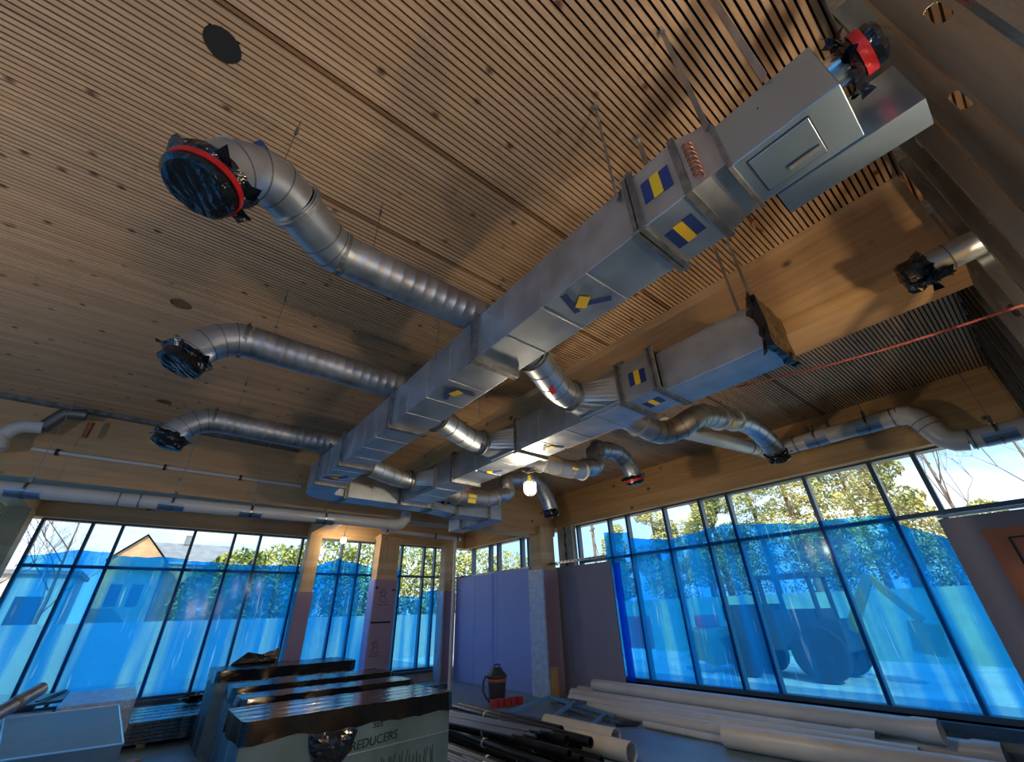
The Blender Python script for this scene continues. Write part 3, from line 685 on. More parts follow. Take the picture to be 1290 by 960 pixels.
# hanging straps of the main duct: perforated flat steel, twisted near the ceiling
def strap(x, y, z0, z1, label, w=0.030, ang=0.9, lean=(0, 0)):
    t = thing('hanging_strap', label, 'strap', (x, y, z0), None)
    c, s_ = math.cos(ang)*w/2, math.sin(ang)*w/2
    a = Vector((x, y, z0)); b = Vector((x+lean[0], y+lean[1], z1-0.02))
    mb = MB(); mb.add([a+Vector((c, s_, 0)), a-Vector((c, s_, 0)), b-Vector((c, s_, 0)), b+Vector((c, s_, 0)),
                       a+Vector((c-.002, s_+.002, 0)), a-Vector((c+.002, s_-.002, 0)), b-Vector((c+.002, s_-.002, 0)), b+Vector((c-.002, s_+.002, 0))],
                      [(0, 1, 2, 3), (4, 7, 6, 5), (0, 3, 7, 4), (1, 5, 6, 2), (0, 4, 5, 1), (3, 2, 6, 7)]); mb.build('strap', 'galv_dull', t)
    mb = MB(); mb.box(b.x-0.012, b.x+0.012, b.y-0.012, b.y+0.012, b.z-0.01, z1-0.0005); mb.tube([b-Vector((0, 0, 0.03)), b+Vector((0, 0, 0.0))], 0.009, 8); mb.build('ceiling_bracket', 'bright_metal', t)
strap(1.205, 0.64, 3.30, CZ, 'flat steel strap meeting the long duct beside its blue and yellow label')
strap(1.207, 0.20, 3.26, CZ, 'flat steel strap from the ceiling to the clamp of the terminal box')
strap(1.556, 0.60, 3.30, CZ, 'flat steel strap behind the long duct beside its near flange', ang=-0.6)
strap(1.20, -0.02, 3.25, CZ, 'flat steel strap from the ceiling to the middle of the terminal box')
strap(2.64, 0.72, 3.34, CZ, 'left one of two straps in front of the big timber beam')
strap(2.80, 0.66, 3.34, CZ, 'right one of two straps in front of the big timber beam')
# copper spring on the side of the connector
mb = MB(); pts = []
for i in range(100): a = i*2*PI/14; pts.append((1.205+0.016*math.cos(a), 0.288+0.016*math.sin(a), 3.27-i*0.0022))
mb.tube(pts, 0.0055, 7)
mb.build('copper_coil', 'copper', label='twisted copper coloured coil hanging on the side of the connector', cat='coil')
mb = MB(); mb.tube([(1.60+0.006*math.cos(i), 0.26+0.006*math.sin(i), 3.03+i*.008) for i in range(12)], 0.006, 6); mb.build('copper_coil', 'copper', label='small copper coloured coil tip showing on the far side of the connector', cat='coil')

# ------------------------------------------------------------------ branch ducts to the left
def branch(pts_straight, pts_off, pts_end, label, seed, tape, collars, straps):
    t = thing('round_branch_duct', label, 'duct', pts_straight[0], 'round ducts branching left off the long duct')
    P, R = lathe_pts(*pts_straight, 0.125); MB().tube(P, 0.125, 30, radii=R).build('spiral_pipe', 'spiral', t)
    if pts_off:
        gored(t, pts_off, 0.128)
    gored(t, pts_end, 0.130)
    for c, d in collars: collar(t, c, d, 0.129)
    e = Vector(pts_end[-1]); d = e-Vector(pts_end[-2])
    MB().ring(e-d.normalized()*0.02, d, 0.128, 0.03, 0.004).build('hem', 'galv_dull', t)
    cap(t, e+d.normalized()*0.02, d, 0.134, seed, tape, 0.075, flare=0.03)
    for x, yy in straps:
        m = MB(); m.ring((x, yy, 3.52), (1, 0, 0), 0.127, 0.03, 0.006, 30); m.box(x-.012, x+.012, yy-0.02, yy+0.02, 3.385-0.02, 3.39); m.tube([(x, yy, 3.65), (x, yy, 3.69)], 0.008, 6)
        m.build('clamp_ring', 'flange_metal', t)
    return t
b1 = branch(((1.38, 2.0, 3.52), (0.36, 2.0, 3.52)), [(0.36, 2.0, 3.52), (0.27, 1.985, 3.52), (0.19, 1.935, 3.52), (0.0, 1.79, 3.52)],
       [(0.0, 1.79, 3.52), (-0.09, 1.735, 3.515), (-0.185, 1.69, 3.475), (-0.26, 1.665, 3.40), (-0.305, 1.655, 3.31), (-0.32, 1.652, 3.22)],
       'round duct nearest the camera, bent twice and capped with black plastic and red tape', 11, 'red_tape', [((0.02, 1.805, 3.52), (1, .72, 0))], [(0.33, 2.0)])
MB().obox((-0.19, 1.585, 3.545), (0.022, 0.008, -.01), (0.01, 0, 0.02), (0, .003, 0)).build('tape_patch', 'blue_tape', b1, label='dark blue tape scrap on the elbow')
branch(((1.38, 3.34, 3.52), (0.06, 3.34, 3.52)), [], [(0.06, 3.34, 3.52), (-0.03, 3.34, 3.505), (-0.12, 3.34, 3.455), (-0.20, 3.34, 3.38), (-0.255, 3.34, 3.29), (-0.28, 3.34, 3.20)],
       'middle one of the three capped round ducts on the left', 12, None, [], [(0.02, 3.34)])
branch(((1.38, 5.22, 3.52), (0.06, 5.22, 3.52)), [], [(0.06, 5.22, 3.52), (-0.03, 5.22, 3.505), (-0.12, 5.22, 3.455), (-0.20, 5.22, 3.38), (-0.255, 5.22, 3.29), (-0.28, 5.22, 3.20)],
       'farthest and lowest of the three capped round ducts on the left', 13, None, [], [(0.02, 5.22)])
for yv in (2.0, 3.34, 5.22):   # saddles where the branches sit on the duct
    MB().box(1.26, 1.5, yv-0.13, yv+0.13, Z1, Z1+0.06).build('saddle', 'galv', D1)
# thin wires to the ceiling
def wire(x, y, z, label, r=0.0025, top=CZ):
    t = thing('hanger_wire', label, 'wire', (x, y, z), 'thin hanger wires')
    MB().tube([(x, y, z), (x, y, top-0.001)], r, 6).build('wire', 'flange_metal', t)
    MB().tube([(x, y, top-0.14), (x, y, top-0.09)], 0.009, 8).build('gripper', 'flange_metal', t)
wire(-0.10, 1.77, 3.65, 'thin wire holding the elbow of the nearest branch duct')
wire(0.50, 2.0, 3.645, 'thin wire holding the nearest branch duct near the long duct')
wire(0.20, 3.34, 3.645, 'thin wire holding the middle branch duct')
wire(0.20, 5.22, 3.645, 'thin wire holding the farthest branch duct')
wire(1.215, 2.4, 3.30, 'thin wire beside the long duct between the first two branch ducts')
wire(2.05, 3.02, 3.3, 'thin rod between the two long ducts under the middle of the ceiling', 0.004)
wire(1.95, 4.55, 3.3, 'thin rod between the two long ducts near their far end', 0.004)

# ------------------------------------------------------------------ second rectangular duct
A0, A1 = 2.53, 2.90
D2 = thing('rectangular_duct', 'second long galvanised rectangular duct, below the big timber beam', 'duct', (2.7, 3.0, Z0))
mb = MB().box(2.58, 2.93, 0.60, 1.36, Z0-.02, Z1-.02); bevel(mb.build('duct_section', 'galv', D2), 0.003)
MB().box(A0, A1, 1.39, 1.67, Z0-0.01, Z1+0.01).build('duct_section', 'galv', D2)
for a, b, s_ in ((1.70, 3.02, (2.0, 2.35, 2.7)), (3.04, 4.28, (3.4, 3.8)), (4.30, 5.70, (4.7, 5.1, 5.4))):
    mb = MB().box(A0, A1, a, b, Z0, Z1); seams(mb, 'y', s_, A0, A1, Z0, Z1); bevel(mb.build('duct_section', 'galv', D2), 0.003)
for a in (1.375, 1.685, 3.03, 4.29, 5.70): flange(D2, 'y', a, A0, A1, Z0, Z1)
tape_flag(D2, (A0-0.002, 1.53, 3.19), (0, 1, 0), (0, 0, 1), 0.15, 0.12)
tape_flag(D2, (2.70, 1.53, Z0-0.012), (0, 1, 0), (1, 0, 0), 0.15, 0.11)
tape_star(D2, 2.72, 2.75, Z0-0.0045, 0.9, 1, 0.9)
tape_star(D2, 2.70, 3.75, Z0-0.0045, 1.0, 1, 0.2)
# black bag over its open end
rnd = random.Random(5); m = MB(); N_ = 7; vs = []
for j in range(N_+1):
    for i in range(N_+1):
        vs.append((2.555+0.40*i/N_+rnd.uniform(-.004, .004), 0.585-rnd.uniform(0, 0.012), 2.985+0.38*j/N_+rnd.uniform(-.004, .004)+(0.02 if i == 0 and j == N_ else 0)))
fs = [(j*(N_+1)+i, j*(N_+1)+i+1, (j+1)*(N_+1)+i+1, (j+1)*(N_+1)+i) for j in range(N_) for i in range(N_)]
b0 = len(vs); rim = [i for i in range(N_+1)]+[(N_+1)*j+N_ for j in range(1, N_+1)]+[(N_+1)*N_+i for i in range(N_-1, -1, -1)]+[(N_+1)*j for j in range(N_-1, 0, -1)]
for q in rim: p = vs[q]; vs.append((p[0], p[1]+0.035+rnd.uniform(0, 0.03), p[2]+rnd.uniform(-.006, .006)))
L_ = len(rim); fs += [(rim[k], rim[(k+1) % L_], b0+(k+1) % L_, b0+k) for k in range(L_)]
m.add(vs, fs)
m.add([(2.50, 0.60, 3.40), (2.58, 0.60, 3.39), (2.60, 0.62, 3.20), (2.52, 0.66, 3.24)], [(0, 1, 2, 3)])
m.add([(2.52, 0.60, 3.12), (2.60, 0.60, 3.14), (2.60, 0.64, 2.98), (2.56, 0.66, 2.94)], [(0, 1, 2, 3)])
m.build('plastic_cap', 'black_plastic', D2, label='torn black plastic over the open end')

# ------------------------------------------------------------------ short connectors between the two long ducts
def connector(y, label, dy=0.36, big=True):
    t = thing('duct_connector', label, 'duct', (1.54, y, 3.19), 'elbowed round connectors between the two long ducts')
    p = [(1.50, y-0.20, 3.19), (1.62, y-0.17, 3.19), (1.80, y-0.08, 3.19), (1.98, y+0.015, 3.19), (2.12, y+0.085, 3.19), (2.26, y+0.12, 3.19), (2.36, y+0.125, 3.19)]
    gored(t, p[1:], 0.115); gored(t, [p[0], p[1]], 0.115, part='boot')
    collar(t, (2.33, y+0.125, 3.19), (1, 0.05, 0), 0.117, 0.03, 0.016, 'flange_metal')
    collar(t, (1.64, y-0.155, 3.19), (1, 0.5, 0), 0.117, 0.015, 0.010, 'flange_metal')
    # square to round boot flaring towards the camera on the side of the second duct
    n = 24; c = Vector((2.36, y+0.125, 3.19)); ra = []; rb = []
    for k in range(n):
        a = 2*PI*k/n; ca, sa = math.cos(a), math.sin(a)
        ra.append(c+Vector((0, ca*0.115, sa*0.115)))
        q = max(abs(ca), abs(sa)); u, v = ca/q, sa/q
        rb.append(Vector((A0-0.001, y+0.08+u*(0.32 if u < 0 else 0.12), 3.175+v*0.115)))
    MB().add(ra+rb, [(k, (k+1) % n, n+(k+1) % n, n+k) for k in range(n)]).build('transition', 'galv', t)
    m = MB()
    for a, b in (((A0-0.012, y-0.23, 3.05), (A0-0.012, y-0.23, 3.30)), ((A0-0.012, y+0.19, 3.05), (A0-0.012, y+0.19, 3.30)), ((A0-0.012, y-0.23, 3.05), (A0-0.012, y+0.19, 3.05)), ((A0-0.012, y-0.23, 3.30), (A0-0.012, y+0.19, 3.30))): m.bar(a, b, 0.02)
    m.build('boot_frame', 'galv_dull', t)
    MB().obox((2.44, y-0.075, 3.22), (0.018, -0.02, 0), (0, 0, 0.05), (0.002, 0.003, 0)).build('sticker', 'yellow_label', t)
    return t
k = connector(1.94, 'round elbowed connector nearest the camera, between the two long ducts')
MB().obox((1.98, 1.93, 3.074), (0.045, 0.03, 0), (-0.01, 0.016, -0.006), (0, 0, 0.003)).build('tape_patch', 'red_tape', k, label='red tape scrap underneath')
connector(3.27, 'middle round elbowed connector between the two long ducts')
connector(4.97, 'farthest round elbowed connector between the two long ducts')

# ------------------------------------------------------------------ arms on the right of the second duct
def arm(y, label, pts, r, endtape, seed, collars, drop):
    t = thing('outlet_arm', label, 'duct', (A1, y, 3.19), 'gooseneck outlet ducts right of the second long duct')
    n = 24; c = Vector(pts[0]); ra = []; rb = []
    for k in range(n):
        a = 2*PI*k/n; ca, sa = math.cos(a), math.sin(a); q = max(abs(ca), abs(sa)); u, v = ca/q, sa/q
        ra.append(c+Vector((0, ca*r, sa*r))); rb.append(Vector((A1, c.y+0.03+u*(0.16 if u > 0 else 0.28), 3.19+v*0.13)))
    MB().add(ra+rb, [(k, (k+1) % n, n+(k+1) % n, n+k) for k in range(n)]).build('transition', 'galv', t)
    gored(t, pts, r, m='spiral', part='flexible_elbows')
    gored(t, drop, r, part='drop_elbow')
    for i in collars:
        d = Vector(pts[min(i+1, len(pts)-1)])-Vector(pts[i-1] if i else pts[0]); collar(t, pts[i], d, r, 0.04, 0.012, 'galv_dull')
    e = Vector(drop[-1]); d = e-Vector(drop[-2])
    cap(t, e+d.normalized()*0.015, d, r+0.004, seed, endtape, 0.085, flare=0.045 if endtape else 0.012)
    return t
def sbend(x0, x1, z0, z1, y, n=9, y2=None):
    y2 = y if y2 is None else y2
    return [(x0+(x1-x0)*(k/n)+0.10*math.sin(2*PI*k/n), y+(y2-y)*k/n, z0+(z1-z0)*(0.5-0.5*math.cos(PI*k/n))) for k in range(n+1)]
ya = 2.05
pa = [(3.06, ya, 3.19), (3.24, ya, 3.17), (3.45, ya, 3.15), (3.58, 2.04, 3.15), (3.70, 1.99, 3.17), (3.77, 1.90, 3.21), (3.82, 1.83, 3.26), (3.92, 1.79, 3.32), (4.05, 1.78, 3.37), (4.2, 1.78, 3.40), (4.4, 1.78, 3.425), (4.6, 1.78, 3.47), (4.82, 1.78, 3.515)]
armA = arm(ya, 'outlet duct nearest the camera, ending above the right drain pipe', pa, 0.118, None, 21, [1, 10, 12],
    [(4.82, 1.78, 3.515), (5.05, 1.78, 3.55), (5.28, 1.78, 3.555), (5.5, 1.78, 3.52), (5.68, 1.78, 3.45), (5.82, 1.78, 3.36), (5.88, 1.78, 3.25)])
MB().obox((4.60, 1.70, 3.375), (0.06, 0, 0.01), (0, 0.03, -0.026), (0, -.002, -0.002)).build('sticker', 'yellow_label', armA)
yb = 3.45
pb = [(3.06, yb, 3.19), (3.25, yb, 3.17), (3.5, yb, 3.16), (3.75, yb, 3.165), (3.95, yb, 3.19)]+sbend(4.02, 4.50, 3.24, 3.58, yb, 6)+[(4.65, yb, 3.60)]
armB = arm(yb, 'middle outlet duct with an S bend and a red taped mouth', pb, 0.115, 'red_tape', 22, [1, 4, 10],
    [(4.65, yb, 3.60), (4.78, yb, 3.585), (4.90, yb, 3.53), (5.0, yb, 3.44), (5.06, yb, 3.33), (5.09, yb, 3.22)])
MB().obox((3.72, yb-0.10, 3.115), (0.05, 0, 0), (0, 0.02, -0.03), (0, -.002, -0.002)).build('sticker', 'yellow_label', armB)
yc = 5.35
pc = [(3.06, yc, 3.19), (3.25, yc, 3.17), (3.5, yc, 3.17), (3.75, yc, 3.18), (3.95, yc, 3.22)]+sbend(4.0, 4.42, 3.27, 3.60, yc, 6)+[(4.6, yc, 3.66)]
armC = arm(yc, 'farthest outlet duct passing behind the hanging work lamp', pc, 0.125, None, 23, [1, 4],
    [(4.6, yc, 3.66), (4.75, yc, 3.65), (4.9, yc, 3.60), (5.02, yc, 3.50), (5.12, yc, 3.37), (5.18, yc, 3.22), (5.20, yc, 3.10)])
MB().obox((3.45, yc-0.112, 3.12), (0.07, 0, 0), (0, 0.02, -0.06), (0, -.002, -0.001)).build('sticker', 'yellow_label', armC)
MB().obox((3.33, yc-0.112, 3.24), (0.05, 0, 0), (0, -0.01, 0.03), (0, -.002, -0.001)).build('tape_patch', 'red_print', armC)
wire(4.2, 3.45, 3.6, 'short wire above the middle outlet duct'); wire(4.8, 1.78, 3.64, 'short wire above the outlet duct nearest the camera')

# ------------------------------------------------------------------ capped duct coming through the stud wall
t = thing('round_duct', 'short round duct poking through the stud wall, its mouth covered with torn black plastic', 'duct', (3.0, -0.3, 3.3))
gored(t, [(3.02, -0.60, 3.32), (3.0, -0.40, 3.30), (2.99, -0.27, 3.29), (2.98, -0.13, 3.275)], 0.075)
cap(t, (2.975, -0.085, 3.27), (-.1, 1, -0.1), 0.08, 31, None, 0.09, flare=0.03)
m = MB(); rnd = random.Random(8); vs = []
for j in range(6):
    for i in range(6): vs.append((2.93+0.022*i+rnd.uniform(-.006, .006), -0.06-0.04*j+rnd.uniform(-.01, .01), 3.195-0.012*math.sin(i*1.4+j)+rnd.uniform(-.008, .008)))
m.add(vs, [(j*6+i, j*6+i+1, (j+1)*6+i+1, (j+1)*6+i) for j in range(5) for i in range(5)]); m.build('plastic_flap', 'black_plastic', t)

# red cord slung across the right bay
p0, p1 = Vector((3.05, 1.03, 3.045)), Vector((3.0, -0.375, 2.867))
mb = MB()
for o_ in (0, 0.007):
    pts = [p0.lerp(p1, k/24)+Vector((0, 0, -0.03*math.sin(PI*k/24)+o_))+Vector((0, 0.003*math.sin(k*1.7+o_*300), 0)) for k in range(25)]
    mb.tube(pts, 0.0035, 6)
mb.build('red_rope', 'rope_red', label='red rope slung from the second long duct across to the stud wall', cat='rope')

# ------------------------------------------------------------------ white drain pipes
def hanger(parent_label, axis, p, r, rod_to, group, k):
    t = thing('pipe_hanger', parent_label, 'pipe hanger', p, group)
    x, yv, z = p; m = MB(); n = 10
    # curved insulation shield under the pipe
    vs = []
    for s_ in (-0.14, 0.14):
        for i in range(n+1):
            a = PI+PI*i/n; c, s2 = (r+0.006)*math.cos(a), (r+0.006)*math.sin(a)
            vs.append((x+s_, yv+c, z+s2) if axis == 'x' else (x+c, yv+s_, z+s2))
    m.add(vs, [(i, i+1, n+2+i, n+1+i) for i in range(n)]); m.build('shield', 'shield_blue', t)
    m = MB(); m.ring(p, (1, 0, 0) if axis == 'x' else (0, 1, 0), r+0.008, 0.025, 0.006, 24)
    m.box(x-.018, x+.018, yv-.018, yv+.018, z+r+0.01, z+r+0.09); m.build('clevis', 'stud_metal', t)
    MB().tube([(x, yv, z+r+0.05), (x, yv, rod_to-0.001)], 0.005, 8).build('rod', 'galv_dull', t)
PL = thing('drain_pipe', 'thick white drain pipe hanging below the cross girder on the left', 'pipe', (0, 7.2, 3.0))
MB().tube([(-5.9, 7.2, 2.93), (2.95, 7.2, 3.02)], 0.082, 24).build('pipe_run', 'pvc', PL)
for x in (-0.62, -0.42): MB().ring((x, 7.2, 2.984), (1, 0, 0), 0.082, 0.012, 0.004).build('joint_ring', 'seam_metal', PL)
MB().tube([(2.95, 7.2, 3.02), (3.1, 7.2, 3.022), (3.22, 7.2, 3.05), (3.29, 7.2, 3.13), (3.31, 7.2, 3.25)], 0.092, 24).build('bend', 'pvc', PL)
for i, (x, w) in enumerate(((-1.45, 'farthest left'), (-0.08, 'below the capped branch ducts'), (0.85, 'left of the first timber column'), (1.9, 'where the long duct turns'), )):
    hanger('shielded hanger on the left drain pipe, '+w, 'x', (x, 7.2, 3.0-0.0102*(2-x)*0.8-0.002), 0.082, CZ, 'shielded hangers of the left drain pipe', i)
t = thing('water_pipe', 'thin white pipe fixed along the face of the cross girder', 'pipe', (0, 7.4, 3.52))
MB().tube([(-1.65, 7.49, 3.53), (1.5, 7.49, 3.53)], 0.024, 14).build('pipe_run', 'pvc_thin', t)
for x in (-1.42, -0.32, 0.62): MB().ring((x, 7.49, 3.53), (1, 0, 0), 0.024, 0.03, 0.018, 14).build('clip', 'dark_print', t)
t = thing('waste_pipe', 'white pipe bends with a dark fitting at the far left end of the girder', 'pipe', (-1.7, 7.3, 3.6))
MB().tube([(-2.6, 7.25, 3.40), (-2.05, 7.25, 3.42), (-1.9, 7.25, 3.50), (-1.83, 7.25, 3.66), (-1.75, 7.25, 3.72), (-1.6, 7.25, 3.74)], 0.075, 20).build('bend', 'pvc', t)
MB().tube([(-1.9, 7.25, 3.56), (-1.85, 7.25, 3.40)], 0.09, 20).build('socket', 'pvc', t)
MB().tube([(-1.62, 7.27, 3.74), (-1.50, 7.27, 3.97), (-1.30, 7.27, 4.0)], 0.075, 18).build('coupling', 'seam_metal', t)
MB().tube([(-1.22, 7.3, 3.72), (-1.22, 7.3, 3.92)], 0.03, 12).build('valve', 'copper', t)
# riser in front of the pale boards
t = thing('riser_pipe', 'thin white riser pipe standing in front of the pale blue boards', 'pipe', (5.95, 9.8, FZ))
MB().tube([(5.95, 9.8, FZ), (5.95, 9.8, 3.22), (5.97, 9.8, 3.30), (6.06, 9.8, 3.34), (6.12, 9.8, 3.34)], 0.035, 16).build('riser', 'pvc_thin', t)
MB().tube([(3.85, 9.8, 3.80), (3.85, 9.8, 3.50), (3.88, 9.8, 3.42), (3.96, 9.8, 3.39), (6.12, 9.8, 3.335)], 0.045, 16).build('pipe_run', 'pvc_thin', t)
for x in (4.05, 5.35, 6.0): MB().ring((x, 9.8, 3.385-(x-4)*0.024), (1, 0, 0), 0.045, 0.03, 0.01, 16).build('clip', 'dark_print', t)
# right-hand drain line
PR = thing('drain_pipe', 'thick white drain pipe along the header of the right windows with a drop bend', 'pipe', (7.1, 0.9, 3.7))
MB().tube([(7.1, 1.93, 3.735), (7.1, 0.62, 3.735)], 0.115, 28).build('pipe_run', 'pvc', PR)
MB().tube([(7.1, 0.62, 3.735), (7.1, 0.53, 3.715), (7.1, 0.46, 3.65), (7.1, 0.42, 3.56), (7.1, 0.38, 3.43), (7.1, 0.33, 3.33), (7.1, 0.25, 3.27), (7.1, 0.15, 3.25)], 0.125, 28).build('drop_bend', 'pvc', PR)
MB().tube([(7.1, 0.15, 3.25), (7.1, -0.34, 3.25)], 0.115, 28).build('pipe_run', 'pvc', PR)
for c, d in (((7.1, 0.68, 3.735), (0, 1, 0)), ((7.1, 0.43, 3.59), (0, .3, 1)), ((7.1, 0.40, 3.50), (0, .3, 1)), ((7.1, 0.12, 3.25), (0, 1, 0)), ((7.1, 1.86, 3.735), (0, 1, 0))):
    MB().ring(c, d, 0.124, 0.012, 0.004, 28).build('joint_ring', 'seam_metal', PR)
MB().tube([(7.1, 1.93, 3.735), (7.1, 2.08, 3.735), (7.05, 2.2, 3.725), (6.95, 2.26, 3.71)], 0.12, 24).build('elbow', 'pvc', PR)
MB().tube([(6.95, 2.26, 3.71), (4.15, 2.28, 3.45)], 0.10, 24).build('pipe_run', 'pvc', PR)
for x in (6.6, 6.35): MB().ring((x, 2.262, 3.52+(x-4.9)*0.0927), (1, 0, 0.09), 0.101, 0.014, 0.005, 24).build('joint_ring', 'seam_metal', PR)
hanger('blue shielded hanger on the right drain pipe beside the capped duct mouth', 'y', (7.1, 1.58, 3.735), 0.115, CZ, 'shielded hangers of the right drain pipe', 0)
hanger('hanger with a blue grey shield in the middle of the right drain pipe', 'y', (7.1, 0.95, 3.735), 0.115, CZ, 'shielded hangers of the right drain pipe', 1)
hanger('hanger with a long rod on the low end of the right drain pipe', 'y', (7.1, -0.10, 3.25), 0.115, CZ, 'shielded hangers of the right drain pipe', 2)

# ------------------------------------------------------------------ work lamps, plus unseen ones added as fill light
def lamp(p, label, power, cage=0.07, cord=None):
    t = thing('work_lamp', label, 'lamp', p, None); x, yv, z = p
    MB().tube([(x, yv, z-0.065), (x, yv, z-0.055), (x, yv, z), (x, yv, z+0.05)], 0.04, 14, radii=[0.03, 0.055, 0.062, 0.03]).build('bulb', 'lamp_glass', t)
    m = MB()
    for k in range(10):
        a = 2*PI*k/10; c, s_ = math.cos(a), math.sin(a)
        m.tube([(x+c*0.03, yv+s_*0.03, z+0.08), (x+c*cage, yv+s_*cage, z+0.05), (x+c*cage, yv+s_*cage, z-0.05), (x+c*0.04, yv+s_*0.04, z-0.085)], 0.0025, 5)
    for zz in (0.05, -0.05): m.tube([(x+math.cos(2*PI*k/20)*cage, yv+math.sin(2*PI*k/20)*cage, z+zz) for k in range(21)], 0.0025, 5)
    m.build('cage', 'bright_metal', t)
    MB().tube([(x, yv, z+0.05), (x, yv, z+0.13)], 0.022, 12).build('socket', 'yellow_label', t)
    MB().tube(cord, 0.005, 6).build('flex', 'cable', t)
    l = bpy.data.lights.new('lamp_light', 'POINT'); l.energy = power; l.color = (1.0, 0.80, 0.55); l.shadow_soft_size = 0.05
    lo = bpy.data.objects.new('lamp_light', l); COL.objects.link(lo); lo.parent = t; lo.location = (0, 0, -0.12)
    return t
lamp((3.02, 3.42, 2.82), 'bright caged work lamp hanging below the second long duct', 55,
     cord=[(3.02, 3.42, 2.95), (3.0, 3.40, 3.0), (3.03, 3.36, 3.02), (2.96, 3.38, 2.97), (2.93, 3.45, 3.01), (3.05, 3.48, 3.0), (3.12, 3.36, 3.02), (2.98, 3.3, 3.015)])
lamp((3.45, 11.0, 3.28), 'small bright work lamp by the left windows between the timber columns', 30,
     cord=[(3.45, 11.0, 3.41), (3.47, 11.02, 3.6), (3.4, 11.1, 3.85), (3.35, 11.2, 4.1)])
lamp((2.0, -0.85, 2.2), 'added warm fill lamp in the gap behind the stud wall', 95,
     cord=[(2.0, -0.85, 2.33), (2.0, -0.85, 4.14)])  # added out of view to warm the big beam and the studs
def tripod(x, y, label, power):  # unseen floodlight on a stand, added to brighten the ceiling
    t = thing('added_fill_lamp', label, 'lamp', (x, y, FZ)); h = 1.55
    MB().tube([(x, y, FZ+0.5), (x, y, h)], 0.015, 10).build('pole', 'seam_metal', t)
    for k in range(3):
        a = 2*PI*k/3; MB().tube([(x, y, FZ+0.62), (x+.42*math.cos(a), y+.42*math.sin(a), FZ+0.01)], 0.012, 8).build('leg', 'seam_metal', t)
    bevel(MB().box(x-.14, x+.14, y-.10, y+.10, h, h+0.05).build('head', 'vac_orange', t))
    MB().box(x-.12, x+.12, y-.08, y+.08, h+0.051, h+0.056).build('lamp_glass', 'lamp_glass', t)
    l = bpy.data.lights.new('lamp_light', 'AREA'); l.energy = power; l.color = (1.0, 0.86, 0.70); l.shape = 'RECTANGLE'; l.size = 0.24; l.size_y = 0.16; l.spread = PI
    lo = bpy.data.objects.new('lamp_light', l); COL.objects.link(lo); lo.parent = t; lo.location = (0, 0, h-FZ+0.065); lo.rotation_euler = (PI, 0, 0)
tripod(-3.8, 2.1, 'added fill floodlight standing out of view left of the camera', 62)
tripod(0.3, -1.7, 'added fill floodlight just behind the camera, pointing at the ceiling', 42)

# ------------------------------------------------------------------ wrapped duct sections standing on the floor
def drape(x0, x1, y0, y1, zt, drop, seed, name='plastic_wrap', parent=None, m='black_wrap', sag=0.012):
    """plastic sheet over the top of a box with a ragged hem"""
    rnd = random.Random(seed); e = 0.012; W_, H_ = x1-x0+2*e, y1-y0+2*e; per = 2*(W_+H_); n = int(per/0.045); rows = [0.0, 0.25, 0.6, 1.0]
    vs = []; hem = 0
    def pt(s_):
        s_ = s_ % per
        if s_ < W_: return (x0-e+s_, y0-e, 0, -1)
        s_ -= W_
        if s_ < H_: return (x1+e, y0-e+s_, 1, 0)
        s_ -= H_
        if s_ < W_: return (x1+e-s_, y1+e, 0, 1)
        s_ -= W_; return (x0-e, y1+e-s_, -1, 0)
    Hm = []
    for k in range(n): hem = hem*0.82+rnd.uniform(-1, 1)*0.30; Hm.append(hem*0.55)
    for j, f in enumerate(rows):
        for k in range(n):
            x, yv, nx, ny = pt(k*per/n); d = drop*(1+0.35*Hm[k])
            o = f*rnd.uniform(-0.002, 0.008)+0.008*f*math.sin(k*0.55)
            vs.append((x+nx*o, yv+ny*o, zt+0.006+(rnd.uniform(-0.004, 0.004) if j == 0 else 0)-d*f))
    fs = [(j*n+k, j*n+(k+1) % n, (j+1)*n+(k+1) % n, (j+1)*n+k) for j in range(len(rows)-1) for k in range(n)]
    # wrinkled top
    gx, gy = max(6, int(W_/0.05)), max(5, int(H_/0.05)); b = len(vs)
    for j in range(gy+1):
        for i in range(gx+1):
            ed = min(i, gx-i, j, gy-j) == 0
            vs.append((x0-e+W_*i/gx, y0-e+H_*j/gy, zt+0.006+(0 if ed else sag*0.16*math.sin(j*1.9+0.35*math.sin(i*.4))+rnd.uniform(-.0006, .0006))))
    fs += [(b+j*(gx+1)+i, b+j*(gx+1)+i+1, b+(j+1)*(gx+1)+i+1, b+(j+1)*(gx+1)+i) for j in range(gy) for i in range(gx)]
    return MB().add(vs, fs, True).build(name, m, parent)
def stored(x0, x1, y0, y1, zt, drop, seed, label):
    t = thing('stored_duct', label, 'duct', ((x0+x1)/2, (y0+y1)/2, FZ), 'plastic wrapped duct sections standing in a row')
    m = MB(); m.box(x0, x1, y0, y1, FZ, zt)
    bevel(m.build('duct_body', 'galv_store', t), 0.004)
    m = MB(); m.bar((x0, y0-0.003, zt-0.30), (x1, y0-0.003, zt-0.26), 0.005, 0.007)
    m.bar((x0-0.003, (y0+y1)/2, FZ), (x0-0.003, (y0+y1)/2, zt-0.01), 0.008)
    m.build('seam', 'bright_metal', t)
    drape(x0, x1, y0, y1, zt, drop, seed, parent=t); return t
stored(1.08, 2.95, 7.80, 8.60, 1.0, 0.13, 41, 'wrapped duct section at the back of the row, the longest and tallest looking')
stored(0.98, 2.68, 5.78, 6.22, 1.0, 0.12, 42, 'wrapped duct section second from the back, its plastic bunched up')
stored(0.93, 2.52, 4.93, 5.28, 1.0, 0.06, 43, 'wrapped duct section between the bunched one and the lettered front one')
fr = stored(0.77, 2.37, 3.88, 4.52, 1.0, 0.13, 44, 'wrapped duct section at the front with hand lettering on its side')
